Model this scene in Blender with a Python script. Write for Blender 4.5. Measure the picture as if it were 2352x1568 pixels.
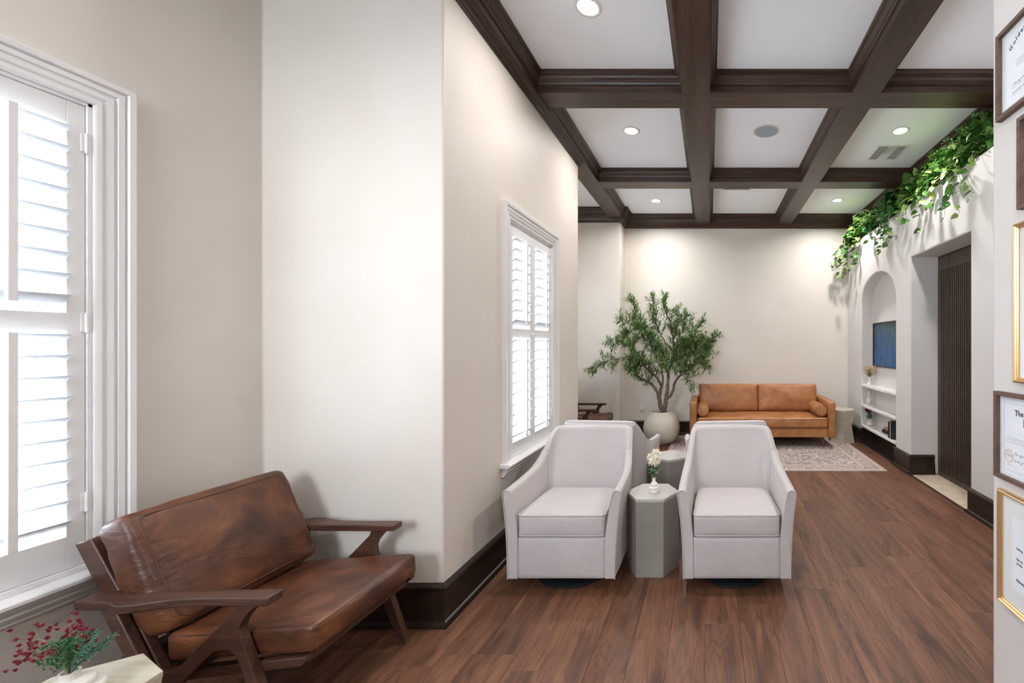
import bpy, bmesh, math, random
from mathutils import Vector, Matrix, noise
random.seed(7)
PI = math.pi
for o in list(bpy.data.objects): bpy.data.objects.remove(o)
sc = bpy.context.scene
COL = sc.collection
# ---------------------------------------------------------------- camera, light, exposure
F = 975.0
cam_d = bpy.data.cameras.new('camera'); cam = bpy.data.objects.new('camera', cam_d); COL.objects.link(cam)
cam.location = (0, 0, 1.5); cam.rotation_euler = (PI/2, 0, 0)
cam_d.sensor_width = 36.0; cam_d.sensor_fit = 'HORIZONTAL'; cam_d.lens = F/2352*36
cam_d.shift_x = -(1629-1176)/2352; cam_d.shift_y = (791-784)/2352; cam_d.clip_start = 0.05
sc.camera = cam
sc.view_settings.view_transform = 'Standard'; sc.view_settings.look = 'None'
sc.view_settings.gamma = 1.0; sc.view_settings.use_curve_mapping = False
sc.view_settings.exposure = 1.46
sc.cycles.max_bounces = 10; sc.cycles.diffuse_bounces = 6; sc.cycles.transparent_max_bounces = 12
sc.cycles.sample_clamp_indirect = 6.0; sc.cycles.use_denoising = True
W = bpy.data.worlds.new('sky'); sc.world = W; W.use_nodes = True
W.node_tree.nodes['Background'].inputs[0].default_value = (0.80, 0.90, 1.0, 1)
W.node_tree.nodes['Background'].inputs[1].default_value = 11.0

LAMP_W = 10.8
def lamp(x, y, z, power=LAMP_W, r=0.07, col=(1.0, 0.975, 0.95), spread=150):
    d = bpy.data.lights.new('downlight_or_fill', 'AREA'); d.shape = 'DISK'; d.size = 2*r; d.energy = power; d.color = col
    d.spread = math.radians(spread)
    o = bpy.data.objects.new('downlight_or_fill', d); o.location = (x, y, z); COL.objects.link(o); return o
def portal(loc, rot, sx, sy):
    d = bpy.data.lights.new('window_portal', 'AREA'); d.shape = 'RECTANGLE'; d.size = sx; d.size_y = sy
    d.cycles.is_portal = True
    o = bpy.data.objects.new('window_portal', d); o.location = loc; o.rotation_euler = rot; COL.objects.link(o)

# ---------------------------------------------------------------- materials
def lin(c):
    if isinstance(c, str):
        c = tuple(int(c[i:i+2], 16)/255 for i in (0, 2, 4))
        return tuple((v/12.92 if v <= .04045 else ((v+.055)/1.055)**2.4) for v in c)
    return c
class Mat:
    def __init__(s, name, rough=.6, metal=0, spec=.5):
        s.m = bpy.data.materials.new(name); s.m.use_nodes = True; s.t = s.m.node_tree
        s.b = s.t.nodes['Principled BSDF']; s.b.inputs['Roughness'].default_value = rough
        s.b.inputs['Metallic'].default_value = metal; s.b.inputs['Specular IOR Level'].default_value = spec
    def n(s, typ, **k):
        nd = s.t.nodes.new(typ)
        for a, v in k.items():
            if a in nd.inputs: nd.inputs[a].default_value = v
            else: setattr(nd, a, v)
        return nd
    def l(s, a, b): s.t.links.new(a, b)
    def coord(s, scale=(1, 1, 1), rnd=False, out='Object', loc=(0, 0, 0)):
        tc = s.n('ShaderNodeTexCoord'); mp = s.n('ShaderNodeMapping')
        mp.inputs['Scale'].default_value = scale; mp.inputs['Location'].default_value = loc
        src = tc.outputs[out]
        if rnd:
            oi = s.n('ShaderNodeObjectInfo'); mu = s.n('ShaderNodeMath', operation='MULTIPLY'); mu.inputs[1].default_value = 37.0
            s.l(oi.outputs['Random'], mu.inputs[0]); ad = s.n('ShaderNodeVectorMath', operation='ADD')
            s.l(src, ad.inputs[0]); s.l(mu.outputs[0], ad.inputs[1]); src = ad.outputs[0]
        s.l(src, mp.inputs['Vector']); return mp.outputs[0]
    def noise(s, vec, scale=5, detail=4, rough=.5, dist=0):
        nd = s.n('ShaderNodeTexNoise'); nd.inputs['Scale'].default_value = scale; nd.inputs['Detail'].default_value = detail
        nd.inputs['Roughness'].default_value = rough; nd.inputs['Distortion'].default_value = dist
        if vec is not None: s.l(vec, nd.inputs['Vector'])
        return nd.outputs['Fac']
    def ramp(s, fac, stops):
        r = s.n('ShaderNodeValToRGB'); e = r.color_ramp.elements
        while len(e) < len(stops): e.new(.5)
        for i, (p, c) in enumerate(stops):
            e[i].position = p; e[i].color = (*lin(c), 1)
        s.l(fac, r.inputs[0]); return r.outputs[0]
    def mix(s, fac, a, b, mode='MIX'):
        nd = s.n('ShaderNodeMix', data_type='RGBA', blend_type=mode)
        for sock, v in ((nd.inputs[0], fac), (nd.inputs[6], a), (nd.inputs[7], b)):
            if isinstance(v, (int, float)): sock.default_value = v
            elif isinstance(v, (tuple, str)): sock.default_value = (*lin(v), 1)
            else: s.l(v, sock)
        return nd.outputs[2]
    def color(s, c):
        if isinstance(c, (tuple, str)): s.b.inputs['Base Color'].default_value = (*lin(c), 1)
        else: s.l(c, s.b.inputs['Base Color'])
    def rough(s, fac, a, b):
        r = s.n('ShaderNodeMapRange'); r.inputs[3].default_value = a; r.inputs[4].default_value = b
        s.l(fac, r.inputs[0]); s.l(r.outputs[0], s.b.inputs['Roughness'])
    def bump(s, fac, st=.3, dist=.01):
        b = s.n('ShaderNodeBump'); b.inputs['Strength'].default_value = st; b.inputs['Distance'].default_value = dist
        s.l(fac, b.inputs['Height']); s.l(b.outputs[0], s.b.inputs['Normal'])

def wood(name, dark, mid, light, axis=1, rough=.4, rnd=False, s=1.0, gloss_var=.1, stretch=14, knots=False):
    m = Mat(name, rough)
    sc_ = [stretch*s]*3; sc_[axis] = 1.0*s
    v = m.coord(tuple(sc_), rnd)
    big = m.noise(v, 1.0, 3, .55, .6); fine = m.noise(v, 6, 5, .65, .3)
    c = m.ramp(big, [(.25, dark), (.5, mid), (.78, light)])
    f = m.ramp(fine, [(.35, (.45, .42, .4)), (.6, (1, 1, 1))])
    c = m.mix(.42 if knots else .75, c, f, 'MULTIPLY')
    if knots:
        v2 = m.coord((5, .9, 1) if axis == 1 else (1, 1, 1), rnd)
        k = m.noise(v2, 1.1, 2, .5, 1.5)
        kk = m.ramp(k, [(.30, (.40, .38, .40)), (.46, (1, 1, 1))])
        c = m.mix(.8, c, kk, 'MULTIPLY')
        # cathedral grain: contour lines of a stretched noise
        v3 = m.coord((5.5, .55, 1), rnd); cn = m.noise(v3, 1.3, 2, .45, .3)
        ml = m.n('ShaderNodeMath', operation='MULTIPLY'); m.l(cn, ml.inputs[0]); ml.inputs[1].default_value = 150
        si = m.n('ShaderNodeMath', operation='SINE'); m.l(ml.outputs[0], si.inputs[0])
        brk = m.noise(m.coord((30, 2.5, 1), rnd), 1.5, 3, .6)
        sm = m.n('ShaderNodeMath', operation='MULTIPLY_ADD'); m.l(brk, sm.inputs[0]); sm.inputs[1].default_value = 2.2; m.l(si.outputs[0], sm.inputs[2])
        wl = m.ramp(sm.outputs[0], [(.0, (.70, .66, .64)), (.35, (.95, .95, .95)), (.8, (1, 1, 1)), (1, (1.32, 1.27, 1.22))])
        c = m.mix(.55, c, wl, 'MULTIPLY')
    if rnd:
        oi = m.n('ShaderNodeObjectInfo'); hv = m.n('ShaderNodeHueSaturation')
        mr = m.n('ShaderNodeMapRange'); mr.inputs[3].default_value = .84; mr.inputs[4].default_value = 1.14
        m.l(oi.outputs['Random'], mr.inputs[0]); m.l(mr.outputs[0], hv.inputs['Value']); m.l(c, hv.inputs['Color']); c = hv.outputs[0]
    m.color(c); m.rough(fine, rough-gloss_var*.5, rough+gloss_var); m.bump(fine, .25, .002)
    return m.m
def plain(name, c, rough=.5, metal=0, emit=0, spec=.5, bump=0, bscale=80, var=0, vscale=6):
    m = Mat(name, rough, metal, spec)
    c = lin(c)
    if var:
        nz = m.noise(m.coord(), vscale, 3)
        m.color(m.ramp(nz, [(.3, tuple(x*(1-var) for x in c)), (.7, tuple(min(1, x*(1+var)) for x in c))]))
    else: m.color(c)
    if bump: m.bump(m.noise(m.coord(), bscale, 4), bump, .002)
    if emit:
        m.b.inputs['Emission Color'].default_value = (*lin(c), 1); m.b.inputs['Emission Strength'].default_value = emit
    return m.m
def plaster(name, a, b, bump=.12):
    m = Mat(name, .55, spec=.35)
    v = m.coord(); n1 = m.noise(v, 1.3, 3, .5, .8); n2 = m.noise(v, 9, 4, .6)
    m.color(m.ramp(n1, [(.3, a), (.7, b)])); m.bump(n2, bump, .004); m.rough(n1, .45, .62)
    return m.m
M = {}
M['wall'] = plaster('cream_plaster', (.695, .63, .565), (.73, .675, .615))
M['wall_r'] = plaster('plaster_right_lit', (.64, .61, .585), (.66, .63, .61), .08)  # same paint as the cream walls; the greyer tone paints in this side's light
M['wall_b'] = plaster('warm_plaster', (.72, .665, .595), (.75, .70, .635), .08)
M['ceil'] = plain('ceiling_paint', (.91, .935, .97), .8, bump=.15, bscale=25, spec=.2)
M['white'] = plain('white_trim_paint', (.78, .765, .755), .35)
M['louver'] = plain('louver_paint', (.70, .73, .77), .4)
DK = ((.027, .012, .0075), (.058, .028, .018), (.092, .050, .034))
M['dwx'] = wood('dark_oak_x', *DK, axis=0, rough=.36); M['dwy'] = wood('dark_oak_y', *DK, axis=1, rough=.36)
M['dwz'] = wood('dark_oak_z', (.045, .026, .018), (.08, .05, .036), (.11, .075, .055), axis=2, rough=.45)
M['dark'] = wood('dark_oak_base', (.010, .005, .003), (.026, .013, .008), (.05, .028, .019), axis=1, rough=.36)
M['floor'] = wood('floor_oak', (.085, .036, .020), (.148, .063, .034), (.215, .098, .056), axis=1, rough=.46, rnd=True, knots=True, gloss_var=.12)
M['walnut'] = wood('walnut_frame', (.045, .018, .011), (.088, .038, .024), (.125, .06, .04), axis=0, rough=.34, s=1.5)
M['pframe'] = wood('picture_walnut', (.10, .052, .040), (.15, .085, .067), (.19, .11, .088), axis=0, rough=.5, s=2)
M['tan_leg'] = wood('leg_wood', (.12, .04, .02), (.2, .07, .035), (.26, .1, .05), axis=2, rough=.4)
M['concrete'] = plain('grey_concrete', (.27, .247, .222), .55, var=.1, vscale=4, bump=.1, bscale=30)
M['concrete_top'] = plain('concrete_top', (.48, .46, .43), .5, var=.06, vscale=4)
M['black'] = plain('black_metal', (.012, .014, .018), .35)
M['vase'] = plain('cream_ceramic', (.80, .76, .70), .35, spec=.5)
M['planter'] = plain('planter_stone', (.60, .56, .47), .6, var=.05, vscale=3, bump=.1)
M['soil'] = plain('soil', (.03, .02, .015), .95, bump=.6, bscale=60)
M['marble'] = None
M['gold'] = plain('gold_frame', (.72, .50, .27), .28, metal=.85)
M['mat'] = plain('mat_board', (.72, .74, .74), .8)
M['paper'] = plain('paper', (.78, .81, .86), .8)
M['ink'] = plain('ink', (.10, .10, .12), .8)
M['ink2'] = plain('faint_ink', (.38, .39, .42), .8)
M['seal'] = plain('seal_ink', (.62, .34, .24), .7)
M['plastic'] = plain('white_plastic', (.80, .79, .77), .4)
M['hole'] = plain('dark_slot', (.02, .02, .02), .8)
M['grille'] = plain('grey_grille', (.36, .41, .46), .7)
M['stone'] = None
def fabric():
    m = Mat('linen', .85, spec=.2); v = m.coord((1, 1, 1))
    n1 = m.noise(v, 3, 2); wx = m.noise(m.coord((260, 20, 260)), 1, 2); wz = m.noise(m.coord((20, 260, 20)), 1, 2)
    a = m.n('ShaderNodeMath', operation='ADD'); m.l(wx, a.inputs[0]); m.l(wz, a.inputs[1])
    c = m.ramp(n1, [(.3, (.49, .445, .435)), (.7, (.54, .495, .485))])
    h = m.n('ShaderNodeMath', operation='MULTIPLY'); m.l(a.outputs[0], h.inputs[0]); h.inputs[1].default_value = .5
    c = m.mix(.35, c, m.ramp(h.outputs[0], [(.38, (.82, .82, .82)), (.6, (1, 1, 1))]), 'MULTIPLY')
    m.color(c); m.bump(a.outputs[0], .15, .0015); m.b.inputs['Sheen Weight'].default_value = .15
    return m.m
M['linen'] = fabric()
def leather(name, dark, mid, light, rough=.38, scale=4, bs=.35, rnd=False):
    m = Mat(name, rough); v = m.coord((1, 1, 1), rnd)
    n1 = m.noise(v, scale, 4, .6, .7); n2 = m.noise(v, scale*2.7, 4, .6)
    c = m.ramp(n1, [(.3, dark), (.5, mid), (.72, light)])
    c = m.mix(.35, c, m.ramp(n2, [(.35, (.55, .5, .45)), (.6, (1, 1, 1))]), 'MULTIPLY'); m.color(c)
    vo = m.n('ShaderNodeTexVoronoi'); vo.inputs['Scale'].default_value = 260; m.l(v, vo.inputs['Vector'])
    wr = m.noise(m.coord((1, 1, 2.5), rnd), 9, 5, .55, 1.2)
    ad = m.n('ShaderNodeMath', operation='MULTIPLY_ADD'); m.l(vo.outputs['Distance'], ad.inputs[0]); ad.inputs[1].default_value = .06; m.l(wr, ad.inputs[2])
    m.bump(ad.outputs[0], bs, .012); m.rough(n2, rough-.08, rough+.14)
    return m.m
M['brown_leather'] = leather('brown_leather', (.034, .011, .006), (.105, .034, .015), (.235, .085, .030), .34, 4.2)
M['tan_leather'] = leather('tan_leather', (.32, .125, .042), (.42, .175, .062), (.52, .245, .10), .42, 3.5, .2)
M['stitch'] = plain('stitch', (.09, .03, .013), .5)
M['tan_stitch'] = plain('tan_stitch', (.22, .085, .03), .5)
def travertine(name, a, b, axis=2, s=60):
    m = Mat(name, .5); sc_ = [4, 4, 4]; sc_[axis] = s
    n = m.noise(m.coord(tuple(sc_)), 1, 4, .6); m.color(m.ramp(n, [(.3, a), (.65, b)])); m.bump(n, .1, .002); return m.m
M['trav'] = travertine('banded_stone', (.44, .39, .285), (.56, .51, .40), 2, 50)
M['trav_x'] = travertine('banded_stone_top', (.45, .40, .31), (.56, .51, .41), 1, 50)
M['thresh'] = plain('travertine_threshold', (.60, .49, .37), .4, var=.15, vscale=9)
def marble():
    m = Mat('white_marble', .25); v = m.coord((1, 1, 1)); n = m.noise(v, 3, 6, .6, 1.5)
    m.color(m.ramp(n, [(.46, (.83, .82, .81)), (.5, (.66, .62, .60)), (.54, (.83, .82, .81))])); return m.m
M['marble'] = marble()
def leafmat(name, a, b, c, rough=.4, scale=30):
    m = Mat(name, rough); oi = m.n('ShaderNodeObjectInfo'); geo = m.n('ShaderNodeNewGeometry')
    n = m.noise(m.coord((1, 1, 1), True), scale, 2, .5)
    ad = m.n('ShaderNodeMath', operation='ADD'); m.l(oi.outputs['Random'], ad.inputs[0]); m.l(geo.outputs['Random Per Island'], ad.inputs[1])
    fr = m.n('ShaderNodeMath', operation='FRACT'); m.l(ad.outputs[0], fr.inputs[0])
    mx = m.n('ShaderNodeMath', operation='MULTIPLY_ADD'); m.l(n, mx.inputs[0]); mx.inputs[1].default_value = .7
    m.l(fr.outputs[0], mx.inputs[2])
    h = m.n('ShaderNodeMath', operation='MULTIPLY'); m.l(mx.outputs[0], h.inputs[0]); h.inputs[1].default_value = .62
    m.color(m.ramp(h.outputs[0], [(.15, a), (.5, b), (.92, c)]))
    m.b.inputs['Transmission Weight'].default_value = 0
    m.b.inputs['Subsurface Weight'].default_value = 0
    return m.m
M['pothos'] = leafmat('pothos_leaf', (.025, .10, .022), (.085, .235, .04), (.36, .45, .14), .3, 3.5)
M['pothos_dk'] = leafmat('dark_foliage', (.014, .065, .018), (.035, .14, .032), (.09, .25, .05), .3, 3.5)
M['olive'] = leafmat('olive_leaf', (.045, .12, .032), (.12, .24, .06), (.30, .42, .14), .45)
M['bark'] = plain('bark', (.17, .125, .095), .85, var=.35, vscale=20, bump=.6, bscale=40)
M['vine'] = plain('vine_stem', (.14, .20, .05), .6)
M['stem'] = plain('flower_stem', (.22, .17, .08), .7)
M['berry'] = plain('crimson_bloom', (.24, .018, .045), .7, var=.3, vscale=60)
M['sprig'] = leafmat('green_sprig', (.01, .06, .015), (.02, .12, .03), (.06, .22, .07), .6)
M['sage'] = plain('sage_sprig', (.10, .22, .15), .7)
M['petal'] = plain('cream_petal', (.90, .84, .72), .6)
M['petal2'] = plain('pink_petal', (.86, .62, .46), .6)
M['yellow'] = plain('yellow_bloom', (.72, .50, .17), .7)
M['purple'] = plain('purple_bloom', (.14, .02, .09), .7)
M['statue'] = plain('plaster_statue', (.74, .72, .70), .55)
def glass():
    m = Mat('window_glass'); m.t.nodes.remove(m.b); o = m.t.nodes['Material Output']
    tr = m.n('ShaderNodeBsdfTransparent'); gl = m.n('ShaderNodeBsdfGlossy'); gl.inputs['Roughness'].default_value = .02
    mx = m.n('ShaderNodeMixShader'); mx.inputs[0].default_value = .05
    m.l(tr.outputs[0], mx.inputs[1]); m.l(gl.outputs[0], mx.inputs[2]); m.l(mx.outputs[0], o.inputs[0]); return m.m
M['glass'] = glass()
def lens():
    m = Mat('lamp_lens'); m.b.inputs['Emission Color'].default_value = (1, .96, .9, 1); m.b.inputs['Emission Strength'].default_value = 6; return m.m
M['lens'] = lens()

# ---------------------------------------------------------------- geometry helpers
class G:
    def __init__(s): s.bm = bmesh.new()
    def poly(s, pts, faces, mi=0):
        vs = [s.bm.verts.new(p) for p in pts]
        for f in faces:
            try: fc = s.bm.faces.new([vs[i] for i in f]); fc.material_index = mi
            except ValueError: pass
        return vs
    def box(s, x0, x1, y0, y1, z0, z1, mi=0, M_=None):
        p = [(x, y, z) for z in (z0, z1) for y in (y0, y1) for x in (x0, x1)]
        if M_ is not None: p = [M_ @ Vector(q) for q in p]
        s.poly(p, [(0, 2, 3, 1), (4, 5, 7, 6), (0, 1, 5, 4), (2, 6, 7, 3), (0, 4, 6, 2), (1, 3, 7, 5)], mi)
        return s
    def beam(s, a, b, w, t, up=(0, 1, 0), w2=None, t2=None, mi=0):
        """board from a to b; w measured along 'up x dir', t along up"""
        a, b = Vector(a), Vector(b); d = (b-a).normalized(); u = Vector(up); u = (u - d*u.dot(d)).normalized(); v = d.cross(u)
        w2 = w if w2 is None else w2; t2 = t if t2 is None else t2
        p = []
        for c, ww, tt in ((a, w, t), (b, w2, t2)):
            for su, sv in ((-1, -1), (1, -1), (1, 1), (-1, 1)): p.append(c + u*su*tt/2 + v*sv*ww/2)
        s.poly(p, [(0, 1, 2, 3), (7, 6, 5, 4), (0, 4, 5, 1), (1, 5, 6, 2), (2, 6, 7, 3), (3, 7, 4, 0)], mi); return s
    def prism(s, poly, a, b, f, mi=0):
        """extrude 2-D polygon between a and b; f(u, v, w) -> 3-D"""
        n = len(poly); p = [f(u, v, a) for u, v in poly] + [f(u, v, b) for u, v in poly]
        s.poly(p, [tuple(range(n))[::-1], tuple(range(n, 2*n))] + [(i, (i+1) % n, n+(i+1) % n, n+i) for i in range(n)], mi); return s
    def tube(s, pts, r, seg=8, cap=True, closed=False, mi=0):
        pts = [Vector(p) for p in pts]; n = len(pts)
        rr = r if isinstance(r, (list, tuple)) else [r]*n
        rings = []; ref = Vector((0, 0, 1))
        for i, p in enumerate(pts):
            if closed: d = pts[(i+1) % n] - pts[i-1]
            else: d = pts[min(i+1, n-1)] - pts[max(i-1, 0)]
            if d.length < 1e-9: d = Vector((0, 0, 1))
            d.normalize(); u = ref - d*ref.dot(d)
            if u.length < .05: u = Vector((1, 0, 0)) - d*d.x
            if u.length < .05: u = Vector((0, 1, 0)) - d*d.y
            u.normalize(); ref = u; v = d.cross(u)
            rings.append([s.bm.verts.new(p + (u*math.cos(2*PI*k/seg) + v*math.sin(2*PI*k/seg))*rr[i]) for k in range(seg)])
        for i in range(n if closed else n-1):
            a, b = rings[i], rings[(i+1) % n]
            for k in range(seg):
                f = s.bm.faces.new((a[k], a[(k+1) % seg], b[(k+1) % seg], b[k])); f.material_index = mi
        if cap and not closed and seg > 2:
            s.bm.faces.new(rings[0][::-1]).material_index = mi; s.bm.faces.new(rings[-1]).material_index = mi
        return s
    def lathe(s, prof, seg=32, c=(0, 0, 0), cap=True, mi=0):
        rings = [[s.bm.verts.new((c[0]+r*math.cos(2*PI*k/seg), c[1]+r*math.sin(2*PI*k/seg), c[2]+z)) for k in range(seg)] for r, z in prof]
        for a, b in zip(rings, rings[1:]):
            for k in range(seg): s.bm.faces.new((a[k], a[(k+1) % seg], b[(k+1) % seg], b[k])).material_index = mi
        if cap: s.bm.faces.new(rings[0][::-1]).material_index = mi; s.bm.faces.new(rings[-1]).material_index = mi
        return s
    def sweep(s, prof, path, f, closed=False, caps=True, mi=0):
        """mitred sweep: prof [(o, h)], path 2-D, o offset to the RIGHT of travel, f(x, y, h) -> 3-D"""
        n = len(path); P = [Vector(p) for p in path]; rings = []
        for i in range(n):
            if closed: d0 = (P[i]-P[i-1]).normalized(); d1 = (P[(i+1) % n]-P[i]).normalized()
            else:
                d0 = (P[i]-P[i-1]).normalized() if i else (P[1]-P[0]).normalized()
                d1 = (P[i+1]-P[i]).normalized() if i < n-1 else d0
            n0 = Vector((d0.y, -d0.x)); n1 = Vector((d1.y, -d1.x)); m = n0+n1
            m = m/(m.length_squared/2) if m.length > 1e-6 else n0
            rings.append([s.bm.verts.new(f(P[i].x+m.x*o, P[i].y+m.y*o, h)) for o, h in prof])
        k = len(prof)
        for i in range(n if closed else n-1):
            a, b = rings[i], rings[(i+1) % n]
            for j in range(k-1): s.bm.faces.new((a[j], b[j], b[j+1], a[j+1])).material_index = mi
        if caps and not closed:
            for r in (rings[0], rings[-1]):
                try: s.bm.faces.new(r).material_index = mi
                except ValueError: pass
        return s
    def rbox(s, c, size, r, n=12, crown=(0, 0, 0), wr=0, ws=6, T=None, mi=0, seed=0, fn=None):
        b2 = bmesh.new(); bmesh.ops.create_cube(b2, size=2)
        bmesh.ops.subdivide_edges(b2, edges=b2.edges[:], cuts=n, use_grid_fill=True)
        h = [v/2 for v in size]; off = Vector((seed*3.1, seed*1.7, seed*2.3))
        for v in b2.verts:
            p = [math.sin(t*PI/2) for t in v.co]; q = [p[i]*h[i] for i in range(3)]
            cl = [max(-(h[i]-r), min(h[i]-r, q[i])) for i in range(3)]
            d = Vector([q[i]-cl[i] for i in range(3)]); L = d.length
            d = d/L if L > 1e-9 else Vector((0, 0, 1))
            o = Vector(cl) + d*r
            for i in range(3):
                j, k = [t for t in range(3) if t != i]
                o[i] += crown[i]*p[i]*abs(p[i])**3*(1-p[j]**2)*(1-p[k]**2)
            if wr:
                w = noise.noise(Vector(o)*ws+off) + .5*noise.noise(Vector(o)*ws*2.3+off)
                o += d*w*wr
            if fn: o = fn(o, p)
            o = o + Vector(c)
            v.co = T @ o if T is not None else o
        bmesh.ops.recalc_face_normals(b2, faces=b2.faces[:])
        me = bpy.data.meshes.new('tmp'); b2.to_mesh(me); b2.free()
        n0 = len(s.bm.faces); s.bm.from_mesh(me); bpy.data.meshes.remove(me)
        s.bm.faces.ensure_lookup_table()
        for i in range(n0, len(s.bm.faces)): s.bm.faces[i].material_index = mi
        return s
    def done(s, name, mat, parent=None, smooth=None, bevel=0, seg=2, recalc=True, weld=False, loc=None):
        if weld: bmesh.ops.remove_doubles(s.bm, verts=s.bm.verts[:], dist=1e-5)
        if recalc: bmesh.ops.recalc_face_normals(s.bm, faces=s.bm.faces[:])
        me = bpy.data.meshes.new(name); s.bm.to_mesh(me); s.bm.free()
        for m in (mat if isinstance(mat, (list, tuple)) else [mat]): me.materials.append(M[m] if isinstance(m, str) else m)
        if smooth is not None:
            me.shade_smooth(); me.set_sharp_from_angle(angle=math.radians(smooth))
        o = bpy.data.objects.new(name, me); COL.objects.link(o)
        if parent is not None: o.parent = parent
        if loc is not None: o.location = loc
        if bevel:
            b = o.modifiers.new('bevel', 'BEVEL'); b.width = bevel; b.segments = seg; b.limit_method = 'ANGLE'; b.angle_limit = math.radians(35)
            if smooth is None: me.shade_smooth(); me.set_sharp_from_angle(angle=math.radians(30)); b.harden_normals = False
        return o
def tag(o, label=None, cat=None, group=None, kind=None):
    if label: o['label'] = label
    if cat: o['category'] = cat
    if group: o['group'] = group
    if kind: o['kind'] = kind
    return o
def thing(name, label, cat, loc=(0, 0, 0), rz=0, group=None, kind=None):
    o = bpy.data.objects.new(name, None); o.empty_display_size = .1; COL.objects.link(o)
    o.location = loc; o.rotation_euler = (0, 0, rz); return tag(o, label, cat, group, kind)
def struct(o, label): return tag(o, label, None, None, 'structure')
def copy_tree(o, parent=None):
    c = o.copy(); COL.objects.link(c); c.parent = parent
    for ch in list(o.children): copy_tree(ch, c)
    return c
def boolean(o, cutters):
    for c in cutters:
        m = o.modifiers.new('cut', 'BOOLEAN'); m.object = c; m.operation = 'DIFFERENCE'; m.solver = 'EXACT'
    bpy.context.view_layer.update()
    me = bpy.data.meshes.new_from_object(o.evaluated_get(bpy.context.evaluated_depsgraph_get()))
    o.modifiers.clear(); o.data = me
    for c in cutters: bpy.data.objects.remove(c)
def bevmod(o, w, seg=3, ang=40):
    o.data.shade_smooth(); o.data.set_sharp_from_angle(angle=math.radians(30))
    b = o.modifiers.new('bevel', 'BEVEL'); b.width = w; b.segments = seg; b.limit_method = 'ANGLE'; b.angle_limit = math.radians(ang)
    b.harden_normals = False
def catmull(P, n=6):
    P = [Vector(p) for p in P]; out = []
    for i in range(len(P)-1):
        p0, p1, p2, p3 = P[max(i-1, 0)], P[i], P[i+1], P[min(i+2, len(P)-1)]
        for k in range(n):
            t = k/n; out.append(.5*((2*p1)+(p2-p0)*t+(2*p0-5*p1+4*p2-p3)*t*t+(3*p1-p0-3*p2+p3)*t**3))
    return out+[P[-1]]
XY = lambda x, y, h: (x, y, h)
# ================================================================= ROOM
XL, XP, XR = -2.386, -1.42, 2.325       # bay wall, pier wall, right wall
Y1, Y2, Y3, YB = 2.27, 4.60, 6.78, 7.13
HS, HC = 3.50, 3.655                    # beam soffit, ceiling
YF = -2.5                               # wall behind the camera
# ---- floor with its planks
g = G(); g.box(-2.5, 2.75, YF-.15, YB+.1, -.12, -.006)
floor = struct(g.done('floor', 'dark'), 'floor of brown oak planks running away from the camera')
g = G(); g.box(-2.386, 2.325, YF, -.5, -.006, 0); g.done('floor_field', 'floor', floor)
rp = random.Random(3)
def planks():
    pw, pl = .182, 1.22; x = XL
    while x < XR-.01:
        x2 = min(x+pw, XR); cx = (x+x2)/2
        spans = [(-.5, YB)] if cx > XP else [(-.5, Y1), (Y2, Y3)]
        for a, b in spans:
            y = a - rp.random()*pl
            while y < b:
                ya, yb = max(y, a), min(y+pl, b)
                if yb-ya > .03:
                    e = .0003; t = rp.random()*.0003
                    g = G(); hx, hy = (x2-x)/2-e, (yb-ya)/2-e; ch = .0008
                    p = [(sx*hx, sy*hy, -.005) for sx, sy in ((-1, -1), (1, -1), (1, 1), (-1, 1))]
                    p += [(sx*hx, sy*hy, -ch+t) for sx, sy in ((-1, -1), (1, -1), (1, 1), (-1, 1))]
                    p += [(sx*(hx-ch), sy*(hy-ch), t) for sx, sy in ((-1, -1), (1, -1), (1, 1), (-1, 1))]
                    g.poly(p, [(8, 9, 10, 11)] + [(i, (i+1) % 4, 4+(i+1) % 4, 4+i) for i in range(4)] + [(4+i, 4+(i+1) % 4, 8+(i+1) % 4, 8+i) for i in range(4)])
                    g.done('plank', 'floor', floor, recalc=False, loc=(cx, (ya+yb)/2, 0))
                y += pl
        x = x2
planks()
g = G(); g.box(XR+.002, 2.70, 3.782, 4.908, -.006, .003); g.done('threshold_slab', 'thresh', floor, bevel=.002)
g = G(); g.box(XR-.03, XR+.004, 3.80, 4.89, -.004, .007); g.done('threshold_strip', 'dwy', floor, bevel=.003)
# ---- ground outside
g = G(); g.box(-30, 30, -25, -2.7, -.5, -.4); g.box(-30, -2.6, -2.7, 30, -.5, -.4)
struct(g.done('ground', plain('pavement', (.60, .61, .60), .9, var=.08)), 'pale pavement outside the windows')
# ---- left wall (zig-zag of bays and pier) with three window openings
WIN = [(XL, .72, 1.745, 2.53, .640), (XP, 2.905, 3.93, 2.49, .684), (XL, 5.18, 6.205, 2.53, .64)]
CW = .105
fp = [(XL, YF-.15), (XL, Y1), (XP, Y1), (XP, Y2), (XL, Y2), (XL, Y3), (XP, Y3), (XP, YB), (XP, YB+.15), (XL-.15, YB+.15), (XL-.15, Y2-.15), (XP-.15, Y2-.15),
      (XP-.15, Y1+.15), (XL-.15, Y1+.15), (XL-.15, YF-.15)]
g = G(); g.prism(fp, 0, HC, XY); wl = struct(g.done('wall_left', 'wall'), 'cream plaster wall with window bays on the left')
cut = []
for x, a, b, zt, zs in WIN:
    g = G(); g.box(x-.3, x+.1, a+CW-.012, b-CW+.012, zs-.02, zt-CW+.012); cut.append(g.done('cutter', 'wall'))
boolean(wl, cut); bevmod(wl, .012)
g = G(); g.box(XP, 2.78, YB, YB+.15, 0, HC); struct(g.done('wall_back', 'wall_b'), 'warm cream plaster wall behind the tan sofa')
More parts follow.
